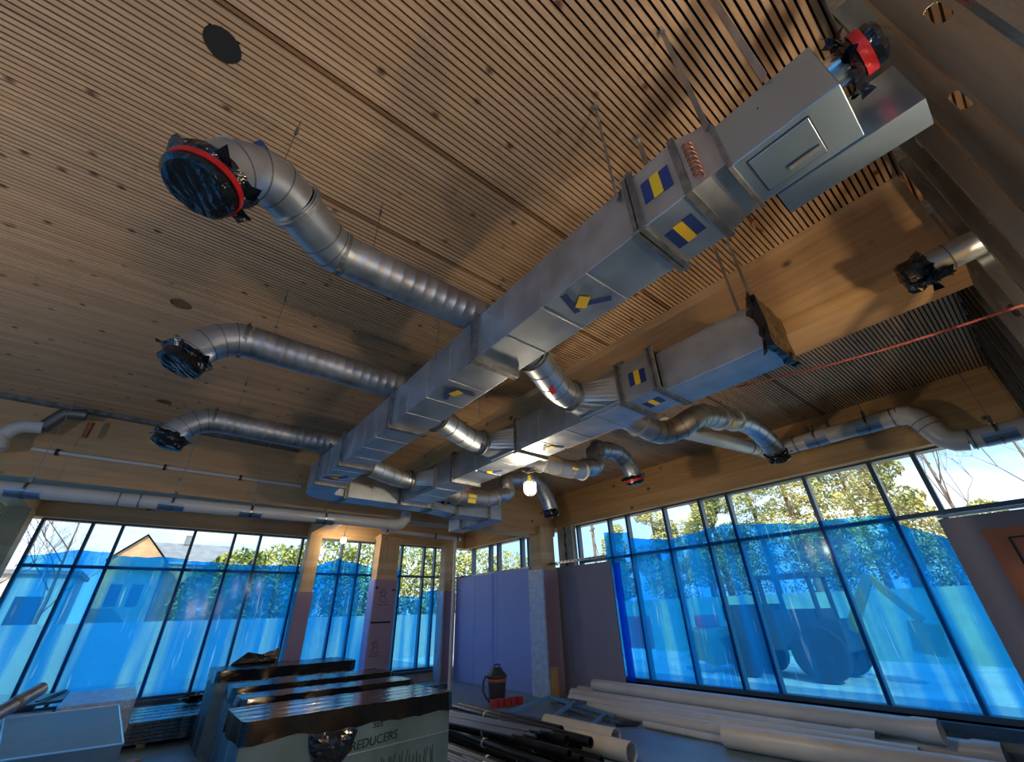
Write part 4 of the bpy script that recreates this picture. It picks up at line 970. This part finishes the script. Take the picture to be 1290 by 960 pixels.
# torn pocket of plastic hanging on the front
m = MB(); rnd = random.Random(9); vs = []
for j in range(8):
    for i in range(9):
        w = 0.17*math.sqrt(max(0, 1-(j/7.6)**2))
        vs.append((1.38+(i-4)/4*w, 3.855-0.05*math.sin(PI*i/8)*math.sin(PI*j/8+.4)+rnd.uniform(-.01, .01), 0.88-0.028*j))
m.add(vs, [(j*9+i, j*9+i+1, (j+1)*9+i+1, (j+1)*9+i) for j in range(7) for i in range(8)]); m.build('plastic_flap', 'black_plastic', fr)
def text(s, size, loc, rot, parent, m='faint_marker', name='hand_lettering', ext=0.0008):
    c = bpy.data.curves.new(name, 'FONT'); c.body = s; c.size = size; c.extrude = ext; c.shear = 0.1
    tmp = bpy.data.objects.new(name, c); COL.objects.link(tmp)
    dg = bpy.context.evaluated_depsgraph_get(); me = bpy.data.meshes.new_from_object(tmp.evaluated_get(dg))
    bpy.data.objects.remove(tmp); me.materials.clear(); me.materials.append(MATS[m])
    Mx = Matrix.Translation(loc) @ rot.to_4x4(); me.transform(Mx)
    o = bpy.data.objects.new(name, me); COL.objects.link(o); o.parent = parent
    o.matrix_parent_inverse = Matrix.Translation(parent.location).inverted()
    return o
from mathutils import Euler
ry = Euler((PI/2, 0, 0)).to_matrix()
text('REDUCERS', 0.078, (1.52, 3.8745, 0.735), Euler((0, -0.07, 0)).to_matrix() @ ry, fr)
text('SEE', 0.06, (1.68, 3.8745, 0.85), Euler((0, -0.05, 0)).to_matrix() @ ry, fr)
rnd = random.Random(12)
for i in range(16):   # faded vertical marker strokes under the seam
    x = 1.78+0.03*i+rnd.uniform(-.01, .01); z = 0.66+rnd.uniform(-.03, .02)
    MB().tube([(x, 3.8785, z), (x+rnd.uniform(-.02, .02), 3.8785, z-0.07), (x+rnd.uniform(-.01, .03), 3.8785, z-0.13)], 0.003, 5).build('marker_stroke', 'faint_marker', fr)
# black plastic scrap standing behind the back one
MB().add([(1.35, 8.7, 1.02), (1.55, 8.75, 1.16), (1.75, 8.7, 1.12), (2.0, 8.72, 1.20), (2.02, 8.7, 1.02), (1.35, 8.85, 0.95), (2.02, 8.85, 0.95)], [(0, 1, 2, 3, 4), (0, 5, 6, 4)]).build(
    'plastic_scrap', 'black_plastic', label='torn black plastic scrap sticking up behind the row of wrapped ducts', cat='plastic sheet')
MB().box(1.3, 2.05, 8.66, 8.98, FZ, 0.95).build('duct_offcut', 'galv_dull', label='short duct offcut hidden behind the back wrapped duct', cat='duct')

# ------------------------------------------------------------------ left foreground: metal box, wrapped box, stub, stack of channels
t = thing('stored_duct', 'flat bare metal duct section in the lower left corner', 'duct', (-0.2, 6.6, FZ))
poly = [(-0.50, 5.45), (0.21, 5.40), (0.13, 7.85), (-0.80, 7.75)]
prism(poly, FZ+0.30, 0.75).build('duct_body', 'galv_store', t)
m = MB()
for a, b in zip(poly, poly[1:]+poly[:1]): m.bar((*a, 0.752), (*b, 0.752), 0.012, 0.010)
m.build('folded_edge', 'bright_metal', t)
m = MB()
for p in poly: m.box(p[0]*0.9-.04, p[0]*0.9+.04, 6.6+(p[1]-6.6)*0.85-.04, 6.6+(p[1]-6.6)*0.85+.04, FZ, FZ+0.30)
m.build('support_block', 'column_wood', t)
t = thing('stored_duct', 'duct section wrapped in shiny plastic behind the bare metal one on the left', 'duct', (-0.1, 9, FZ))
solid('duct_body', 'galv_dull', -0.42, 0.28, 8.1, 9.6, FZ, 0.76, t)
drape(-0.42, 0.28, 8.1, 9.6, 0.76, 0.30, 51, parent=t, m='clear_wrap', sag=0.03)
t = thing('round_duct_stub', 'short round duct stub standing tilted behind the flat metal duct on the left', 'duct', (-0.95, 8.3, 0.7))
a, b = Vector((-1.0, 7.9, 0.70)), Vector((-0.68, 8.6, 0.92))
MB().tube([a, b], 0.075, 22, inner=0.95).build('pipe', 'spiral', t)
MB().ring(a.lerp(b, 0.55), b-a, 0.076, 0.05, 0.004).build('tape_band', 'cable', t)
t = thing('stored_duct', 'dark duct section lying under the tilted round stub', 'duct', (-0.9, 8.4, FZ))
MB().box(-1.6, -0.52, 8.0, 9.4, FZ, 0.62).build('duct_body', 'flange_metal', t)
t = thing('metal_sheet_stack', 'flat sheet leaning over the dark duct at the far left', 'sheet', (-0.8, 9.6, 0.7))
m = MB(); m.obox((-0.75, 9.75, 0.70), (0.28, 0, 0.02), (0, 0.35, 0.02), (0, 0, 0.015)); m.obox((-0.62, 9.7, 0.745), (0.02, 0, 0), (0.1, 0.35, 0.02), (0, 0, 0.01)); m.obox((-0.85, 9.75, 0.40), (0.1, 0, 0), (0, 0.1, 0), (0, 0, 0.28))
m.build('sheet', 'frame_alu', t)
g = 'bundles of steel channels stacked on the floor at the left'
for k in range(6):
    z = FZ+0.04+0.042*k; w = ['bottom', 'second from the floor', 'third from the floor', 'third from the top', 'second from the top', 'topmost'][k]
    t = thing('steel_channel_layer', 'layer of steel channels under the left windows, %s of the stack' % w, 'steel channels', (0.9, 9.9, z), g)
    m = MB()
    for j in range(5): m.box(0.33+0.01*(k % 2), 2.6, 8.95+j*0.30, 9.19+j*0.30, z, z+0.034)
    m.build('channel', 'stud_metal', t)
t = thing('bearer', 'pair of timber bearers under the steel channels', 'timber', (0.9, 9.5, FZ))
MB().box(0.5, 0.6, 8.95, 10.4, FZ, FZ+0.038).build('timber', 'column_wood', t); MB().box(2.1, 2.2, 8.95, 10.4, FZ, FZ+0.038).build('timber', 'column_wood', t)
m = MB(); rnd = random.Random(4); n = 12; vs = []
for j in range(7):
    for i in range(n):
        a = 2*PI*i/n; q = 0.16*math.sin(PI*(j+0.6)/7.4)*rnd.uniform(0.65, 1.15); vs.append((1.15+q*1.5*math.cos(a), 10.1+q*math.sin(a), FZ+0.30+0.022*j+rnd.uniform(-.012, .012)))
m.add(vs, [(j*n+i, j*n+(i+1) % n, (j+1)*n+(i+1) % n, (j+1)*n+i) for j in range(6) for i in range(n)]+[tuple(range(n))[::-1], tuple(range(6*n, 7*n))])
m.build('crumpled_bag', 'black_plastic', label='crumpled dark bag lying on the stack of steel channels', cat='bag')
bevel(MB().obox((0.38, 7.6, FZ+0.05), (0.10, 0.16, 0), (-0.05, 0.035, 0), (0, 0, 0.05)).build('timber_offcut', 'column_wood', label='short timber offcut on the floor beside the bare metal duct', cat='timber'))

# ------------------------------------------------------------------ pipes on the floor
def pipe(name, label, cat, a, b, r, m, group, hollow=0.82, bell=False, straps_=()):
    t = thing(name, label, cat, a, group); a, b = Vector(a), Vector(b)
    if bell:
        d = (b-a).normalized(); L = (b-a).length
        MB().tube([a, b-d*0.24, b-d*0.2, b], r, 20, inner=hollow, radii=[r, r, r*1.13, r*1.13]).build('pipe', m, t)
    else: MB().tube([a, b], r, 18, inner=hollow).build('pipe', m, t)
    for f in straps_: MB().ring(a.lerp(b, f), b-a, r, 0.03, 0.003, 16).build('tie', 'white_paint', t)
    return t
g = 'black pipes piled on the floor'
bp = [(4.30, 6.9, 4.10, .33, .052), (4.18, 6.7, 4.35, .33, .045), (4.42, 6.6, 4.40, .22, .052), (4.28, 6.9, 3.95, .20, .052), (4.12, 6.6, 3.80, .20, .052), (3.98, 6.4, 3.95, .25, .05),
      (3.86, 6.5, 4.0, .32, .045), (3.80, 6.2, 3.7, .18, .05), (3.66, 6.3, 3.75, .24, .045), (3.52, 6.2, 3.6, .18, .045), (4.44, 7.0, 4.7, .33, .05), (3.38, 6.0, 3.5, .18, .045)]
wh = ['topmost with the widest mouth', 'slimmer, on top of the pile', 'outermost beside the white pipes, low', 'under the topmost, its mouth reaching farthest', 'low in the middle of the mouths', 'second layer left of the topmost',
      'slim one on the left of the second layer', 'on the floor left of the middle', 'slim, above the floor layer at the left', 'on the floor at the left', 'reaching farthest back toward the vacuum', 'leftmost on the floor']
for i, (x, yb_, ya_, z, r) in enumerate(bp):
    sk = [(0.0), 0.12, -0.05, 0.03, 0.1, -0.08, 0.15, 0.02, -0.1, 0.05, -0.02, 0.08][i]
    pipe('black_pipe', 'black steel pipe in the floor pile, '+wh[i], 'pipe', (x-sk, yb_, z), (x+0.04, ya_, z), r, 'black_pipe', g, 0.78, straps_=[(0.3,), (0.5,), (), (0.55,), (0.35,), (0.7,), (0.45,), (0.6,), (0.4,), (0.5,), (), (0.5,)][i])
g = 'thin steel conduits beside the black pipes'
for i in range(12):
    x = 3.10+0.062*(i % 6)+0.03*(i//6); z = FZ+0.03+0.05*(i//6)
    pipe('steel_conduit', 'thin steel conduit on the floor beside the black pipes, %s in the %s layer' % (names[i % 6].replace('nearest', 'first'), 'lower' if i < 6 else 'upper'), 'conduit', (x, 6.6-0.05*(i % 4), z), (x+0.03, 3.35+0.07*(i % 5), z), 0.022, 'steel_conduit', g, 0.8)
g = 'blue grey conduits on the black pipes'
for i in range(6):
    x = 3.55+0.085*i
    pipe('steel_conduit', 'blue grey conduit lying across the top of the black pipes, %s from the left' % names[i].replace('nearest', 'first'), 'conduit', (x-0.05, 6.9, 0.36), (x+0.16, 4.7-0.1*(i % 3), 0.395), 0.018, 'steel_conduit', g, 0.8)
g = 'cream pipes beside the black pile'
for i, (x, a_, b_, r, l) in enumerate(((5.05, 5.6, 4.35, .10, 'nearest the steel frame'), (4.88, 5.6, 4.05, .07, 'thinner, in the middle'), (4.70, 5.3, 3.85, .10, 'nearest the black pile'))):
    pipe('cream_pipe', 'short thick cream pipe beside the black pile, '+l, 'pipe', (x, a_, FZ+r), (x+0.02, b_, FZ+r), r, 'pvc_floor', g, 0.93)
g = 'long cream pipes heaped along the right windows'
wp = [((7.18, 6.95, .23), (7.16, 1.15, .23), .105, True, 'against the kerb on the floor'), ((7.02, 6.4, .395), (7.02, 1.55, .39), .10, True, 'topmost, its bell end nearest the right edge'),
      ((6.84, 6.8, .235), (6.84, 2.1, .235), .105, True, 'right of the middle, bell end halfway'), ((6.60, 6.6, .22), (6.60, 1.7, .22), .10, False, 'in the middle on the floor'),
      ((6.36, 6.45, .20), (6.40, 2.6, .20), .08, False, 'tip sticking out toward the wrapped column'), ((6.02, 3.45, .24), (6.30, 0.9, .24), .12, False, 'short thick one in front of the heap'),
      ((6.18, 4.75, .16), (6.14, 2.4, .16), .04, False, 'thin one on the floor at the front')]
for a, b, r, bl, l in wp: pipe('cream_pipe', 'long cream pipe under the right windows, '+l, 'pipe', a, b, r, 'pvc_floor', g, 0.93, bl)
# blue grey steel frame (dismantled trestle) on the floor
t = thing('steel_trestle', 'blue steel trestle frame lying folded on the floor', 'frame', (5.8, 5.8, FZ))
for a, b in (((5.30, 6.75, .18), (6.10, 6.65, .30)), ((6.10, 6.65, .30), (6.20, 5.30, .18)), ((5.42, 5.9, .18), (6.05, 6.0, .30)), ((5.40, 5.15, .16), (6.15, 5.45, .18))): MB().bar(a, b, 0.045).build('rail', 'blue_steel', t)
for a, b in (((5.28, 6.75, .16), (5.42, 5.10, .16)), ((5.9, 6.0, .28), (6.22, 5.9, .28)), ((6.22, 5.9, .28), (6.2, 6.4, .28)), ((6.10, 6.6, .22), (6.0, 5.0, .15)), ((6.2, 6.6, .22), (6.12, 5.0, .15))): MB().bar(a, b, 0.035).build('leg', 'flange_metal', t)
for a, b in (((6.05, 5.1, .15), (6.2, 4.85, .15)), ((5.9, 5.05, .15), (6.12, 4.82, .15))): MB().tube([a, b], 0.02, 10).build('foot', 'dark_print', t)

# ------------------------------------------------------------------ shop vacuum and red buckets
vx, vy = 5.84, 7.85
t = thing('shop_vacuum', 'dark tub vacuum cleaner with an orange rim standing before the pale blue boards', 'vacuum cleaner', (vx, vy, FZ))
def lathe(prof, n=28): return MB().tube([(vx, vy, z) for r, z in prof], 1, n, radii=[r for r, z in prof])
lathe([(0.15, FZ+.05), (0.155, FZ+.07), (0.175, FZ+.33)]).build('tub', 'vac_grey', t)
lathe([(0.185, FZ+.33), (0.195, FZ+.34), (0.19, FZ+.37), (0.18, FZ+.38)]).build('rim', 'vac_orange', t)
lathe([(0.18, FZ+.38), (0.20, FZ+.40), (0.19, FZ+.44), (0.13, FZ+.49), (0.10, FZ+.54), (0.06, FZ+.56)]).build('motor_head', 'vac_grey', t)
MB().tube([(vx-0.08, vy, FZ+.53), (vx-0.06, vy, FZ+.60), (vx+0.06, vy, FZ+.60), (vx+0.08, vy, FZ+.53)], 0.014, 10).build('handle', 'vac_grey', t)
pts = [(vx-0.15, vy+.02, FZ+.40), (vx-0.24, vy+.05, FZ+.42), (vx-0.28, vy+.06, FZ+.34), (vx-0.29, vy+.05, FZ+.2), (vx-0.26, vy-.02, FZ+.09), (vx-0.16, vy-.08, FZ+.05)]
MB().tube(pts, 0.022, 12).build('hose', 'vac_grey', t)
for k in range(4):
    a = PI/4+k*PI/2; MB().tube([(vx+.15*math.cos(a), vy+.15*math.sin(a)-.012, FZ+.025), (vx+.15*math.cos(a), vy+.15*math.sin(a)+.012, FZ+.025)], 0.024, 12).build('castor', 'dark_print', t)
for k in range(5):
    x, yv = 5.50+0.135*k, 7.50-0.02*k+0.015*(k % 2)
    o = MB().box(x-.055, x+.055, yv-.05, yv+.05, FZ, FZ+0.12).build('red_block', 'red_plastic',
        label='small red block in the row before the vacuum cleaner, %s from the left' % ['first', 'second', 'third', 'fourth', 'fifth'][k], cat='block', group='row of red blocks before the vacuum')
    bevel(o, 0.006)
MB().box(5.0, 6.1, 10.1, 10.25, FZ, FZ+0.09).build('floor_track', 'stud_metal', label='low metal track on the floor behind the riser pipe', cat='track')

# ------------------------------------------------------------------ outside
solid('ground', 'ground', -60, 90, -60, 120, -0.6, -0.11, kind='structure')
mb = MB().add([(9.5, -10, -0.1), (40, -10, -0.1), (40, 60, -0.1), (9.5, 60, -0.1)], [(0, 1, 2, 3)]); mb.build('paving', 'gravel_light', kind='structure')
def foliage(mb, c, R, n, s, rnd, flat=1.0):
    vs = []; fs = []
    for i in range(n):
        while True:
            p = Vector((rnd.uniform(-1, 1), rnd.uniform(-1, 1), rnd.uniform(-1, 1)))
            if p.length < 1: break
        p = p.normalized()*(p.length**0.4)
        q = Vector(c)+Vector((p.x*R[0], p.y*R[1], p.z*R[2])); a = Vector((rnd.uniform(-1, 1), rnd.uniform(-1, 1), rnd.uniform(-1, 1))).normalized(); b = a.orthogonal().normalized()*s*rnd.uniform(.5, 1.2); a = a*s*rnd.uniform(.6, 1.4)
        k = len(vs); vs += [q-a, q+b*0.6, q+a, q-b*0.6]; fs.append((k, k+1, k+2, k+3))
    mb.add(vs, fs)
def tree(x, y, h, label, kind, seed, crown=2.0, group=None):
    rnd = random.Random(seed); t = thing({'pine': 'pine_tree', 'bare': 'bare_tree', 'dark': 'evergreen_tree'}[kind], label, 'tree', (x, y, -0.1), group)
    m = MB(); m.tube([(x, y, -0.11), (x+.1, y, h*.4), (x-.05, y+.1, h*0.92)], 0.2, 10, radii=([0.09, 0.06, 0.02] if kind == 'bare' else [0.2, 0.13, 0.04])); m.build('trunk', 'bark', t)
    if kind == 'bare':
        m = MB()
        def br(p, d, L, r, k):
            q = p+d*L; m.tube([p, (p+q)/2+Vector((rnd.uniform(-.1, .1), rnd.uniform(-.1, .1), .05))*L*.4, q], r, 5, radii=[r, r*.8, r*.6])
            if k: 
                for _ in range(3 if k > 1 else 4): br(q, (d+Vector((rnd.uniform(-.7, .7), rnd.uniform(-.7, .7), rnd.uniform(-.15, .5)))).normalized(), L*0.68, r*0.6, k-1)
        for k in range(6): br(Vector((x, y, h*(0.3+0.08*k))), Vector((rnd.uniform(-.8, .8), rnd.uniform(-.8, .8), 0.8)).normalized(), h*0.2, 0.024, 4)
        m.build('branches', 'bark', t)
    else:
        m = MB(); k = 15
        for i in range(k):
            z = h*(0.35+0.6*i/k) if kind == 'pine' else h*(0.12+0.82*i/k); w = crown*(1.0-0.5*i/k)
            a = rnd.uniform(0, 2*PI); c = (x+math.cos(a)*w*0.55, y+math.sin(a)*w*0.55, z)
            foliage(m, c, (w*0.62, w*0.62, 0.42 if kind == 'pine' else 0.8), 420, 0.085, rnd)
        m.build('crown', 'pine_leaf' if kind == 'pine' else 'pine_leaf_dark', t)
    return t
g = 'trees beyond the right windows'
# trees stand beyond the yard
R = [(22, 17.2, 6.6, 'pine', 1.2), (22, 14.2, 7.4, 'pine', 1.7), (24, 12.6, 8.6, 'pine', 1.6), (21, 10.2, 7.6, 'pine', 1.6), (24, 9.3, 9.4, 'pine', 2.2), (21, 6.6, 8.4, 'pine', 1.9), (25, 5.2, 9.8, 'pine', 2.2), (21, 3.6, 7.8, 'pine', 1.7), (22, 1.3, 4.6, 'pine', 1.6)]
lab = ['slim yellow green tree at the left end of the right windows', 'yellow green pine left of the utility pole gap', 'tall thin pine behind the narrow panes', 'pine above the red vehicle', 'tall spreading pine behind the narrow panes on the right', 'broad sunlit pine above the digger', 'tallest pine behind the digger', 'pine right of the digger', 'low sunlit pine beside the orange panel board']
for i, (x, yv, h, k, c) in enumerate(R): tree(x, yv, h, lab[i], k, 100+i, c, g)
tree(20, 1.6, 8.2, 'bare branching tree in the upper right pane', 'bare', 131, group=g)
tree(23, -0.6, 9.4, 'bare branching tree above the orange panel board', 'bare', 132, group=g)
tree(31, 8.6, 6.0, 'dark bushy evergreen low behind the digger', 'dark', 140, 2.6, g)
tree(31, 13.6, 5.8, 'dark bushy evergreen low behind the red vehicle', 'dark', 141, 2.8, g)
tree(31, 19.0, 5.4, 'dark bushy evergreen low at the left of the right windows', 'dark', 142, 2.6, g)
tree(31, 3.6, 5.4, 'dark bushy evergreen low right of the digger', 'dark', 143, 2.6, g)
tree(-5.0, 24, 6.6, 'small bare tree at the left edge of the left windows', 'bare', 150, group='trees beyond the left windows')
tree(-2.9, 24, 6.0, 'small bare tree beside the ochre gabled house', 'bare', 151, group='trees beyond the left windows')
# fences and walls outside
solid('site_fence', 'fence_green', 19.9, 20.0, -6, 20.8, -0.11, 2.0, label='pale green site fence across the yard beyond the right windows', cat='fence')
solid('garden_wall', 'fence_white', -14, 18, 20.9, 21.1, -0.11, 1.65, label='pale boundary wall beyond the left windows', cat='wall')
# hedge
t = thing('yew_hedge', 'huge rounded sunlit hedge beyond the left windows', 'hedge', (8, 26, -0.1))
m = MB(); rnd = random.Random(77)
for (x, h, w) in ((2.2, 3.9, 1.3), (3.3, 4.7, 1.8), (5.0, 5.0, 2.2), (7.4, 5.6, 2.6), (10.0, 5.5, 2.6), (12.6, 5.6, 2.6), (15.2, 5.7, 2.6), (17.8, 5.6, 2.6), (20.6, 5.6, 2.8), (23.4, 5.5, 2.8)):
    foliage(m, (x, 26, h*0.5), (w, 1.6, h*0.52), 3200, 0.14, rnd)
m.build('foliage', 'hedge', t)
m = MB()
for x in (5, 10, 15, 20): m.tube([(x, 26, -0.11), (x, 26, 3)], 0.2, 8)
m.build('stem', 'bark', t)
# house with gable
t = thing('house', 'ochre gabled house with a slate roof beyond the left windows', 'building', (0, 42, -0.1))
m = MB(); m.add([(-2.6, 40, -.11), (0.4, 40, -.11), (0.4, 40, 5.4), (-1.1, 40, 7.0), (-2.6, 40, 5.4), (-2.6, 46, -.11), (0.4, 46, -.11), (0.4, 46, 5.4), (-1.1, 46, 7.0), (-2.6, 46, 5.4)],
      [(0, 1, 2, 3, 4), (5, 9, 8, 7, 6), (0, 4, 9, 5), (1, 6, 7, 2), (2, 7, 8, 3), (3, 8, 9, 4)]); m.box(0.4, 4.5, 41.5, 46, -.11, 5.4); m.build('walls', 'brick_ochre', t)
m = MB(); m.add([(0.5, 41.2, 5.5), (4.7, 41.2, 5.5), (4.7, 43.8, 7.1), (-1.1, 43.8, 7.1)], [(0, 1, 2, 3)]); m.add([(-1.1, 39.8, 7.12), (0.6, 39.8, 5.35), (0.6, 43, 5.35), (-1.1, 46, 7.12)], [(0, 1, 2, 3)]); m.add([(-1.1, 39.8, 7.12), (-2.8, 39.8, 5.35), (-2.8, 46, 5.35), (-1.1, 46, 7.12)], [(0, 3, 2, 1)])
m.box(1.2, 1.6, 43.5, 43.9, 7, 7.7); m.build('roof', 'roof_slate', t)
for x in (-2.0, -0.9): MB().box(x, x+.6, 39.97, 40, 2.6, 3.9).build('window', 'window_dark', t)
t = thing('low_building', 'long pale low building at the left edge beyond the left windows', 'building', (-8, 34, -0.1))
solid('walls', 'render_pale', -16, -3.2, 33, 38, -.11, 3.9, t); solid('roof', 'roof_slate', -16.2, -3, 32.8, 38.2, 3.9, 4.1, t)
for k in range(6): solid('window', 'window_dark', -15+k*2.0, -14+k*2.0, 32.97, 33.0, 1.6, 2.9, t)
# utility pole
t = thing('utility_pole', 'wooden utility pole beyond the leftmost tall pane of the right windows', 'pole', (30, 25.7, -0.1))
MB().tube([(30, 25.7, -.11), (30, 25.7, 8.6)], 0.13, 8).build('pole', 'bark', t); MB().bar((29.6, 25.1, 8.0), (30.4, 26.3, 8.0), 0.12).build('crossarm', 'bark', t)
MB().tube([(30, 25.7, 7.6), (30.3, 24.4, -.1)], 0.04, 6).build('stay', 'bark', t)
# digger
t = thing('excavator', 'dark backhoe digger parked in the yard beyond the right windows', 'digger', (14.5, 5.6, -0.1))
MB().box(13.9, 15.4, 4.2, 7.0, 0.55, 1.25).build('chassis', 'machine_dark', t)
MB().box(14.0, 15.3, 6.0, 7.2, 1.25, 1.65).build('bonnet', 'machine_dark', t)
m = MB()
for x in (14.0, 15.2):
    for yv in (4.6, 5.9): m.box(x-.05, x+.05, yv-.05, yv+.05, 1.25, 2.3)
m.box(13.9, 15.3, 4.5, 6.0, 2.28, 2.38); m.box(14.0, 15.2, 4.6, 5.9, 1.25, 1.5); m.build('cab', 'machine_dark', t)
for x in (13.75, 15.35):
    for yv, r in ((4.8, .62), (6.7, .45)): MB().tube([(x-.15, yv, r-.1), (x+.15, yv, r-.1)], r, 20).build('wheel', 'tyre', t)
m = MB(); m.bar((14.6, 4.2, 1.0), (14.6, 3.4, 2.2), 0.22); m.bar((14.6, 3.4, 2.2), (14.6, 2.7, 1.2), 0.18); m.obox((14.6, 2.75, .85), (.3, 0, 0), (0, .25, .05), (0, -.05, .3)); m.build('backhoe_arm', 'machine_yellow', t)
m = MB(); m.obox((14.6, 7.9, .55), (.95, 0, 0), (0, .3, .1), (0, -.05, .35)); m.bar((14.1, 6.4, 1.1), (14.1, 7.8, .8), .12); m.bar((15.1, 6.4, 1.1), (15.1, 7.8, .8), .12); m.build('loader_bucket', 'machine_yellow', t)
# red utility vehicle
t = thing('red_vehicle', 'small red utility vehicle in the yard left of the digger', 'vehicle', (17.5, 9.3, -0.1))
bevel(MB().box(17.0, 18.0, 8.5, 10.1, .45, .95).build('body', 'vehicle_red', t), .08); bevel(MB().box(17.1, 17.9, 9.4, 10.05, .95, 1.35).build('bonnet', 'vehicle_red', t), .08)
for x in (16.95, 18.05):
    for yv in (8.8, 9.8): MB().tube([(x-.1, yv, .25), (x+.1, yv, .25)], .35, 16).build('wheel', 'tyre', t)
MB().tube([(17.1, 8.7, .95), (17.1, 8.7, 1.5), (17.9, 8.7, 1.5), (17.9, 8.7, .95)], .04, 8).build('roll_bar', 'machine_dark', t)
t = thing('red_barrier', 'red and white site barrier seen through the narrow pane beside the dusky board', 'barrier', (16, 12.0, -.1))
MB().box(16, 16.2, 11.4, 12.7, .25, 1.35).build('panel', 'vehicle_red', t); MB().box(15.95, 16.25, 11.4, 12.7, -.11, .25).build('base', 'white_paint', t)
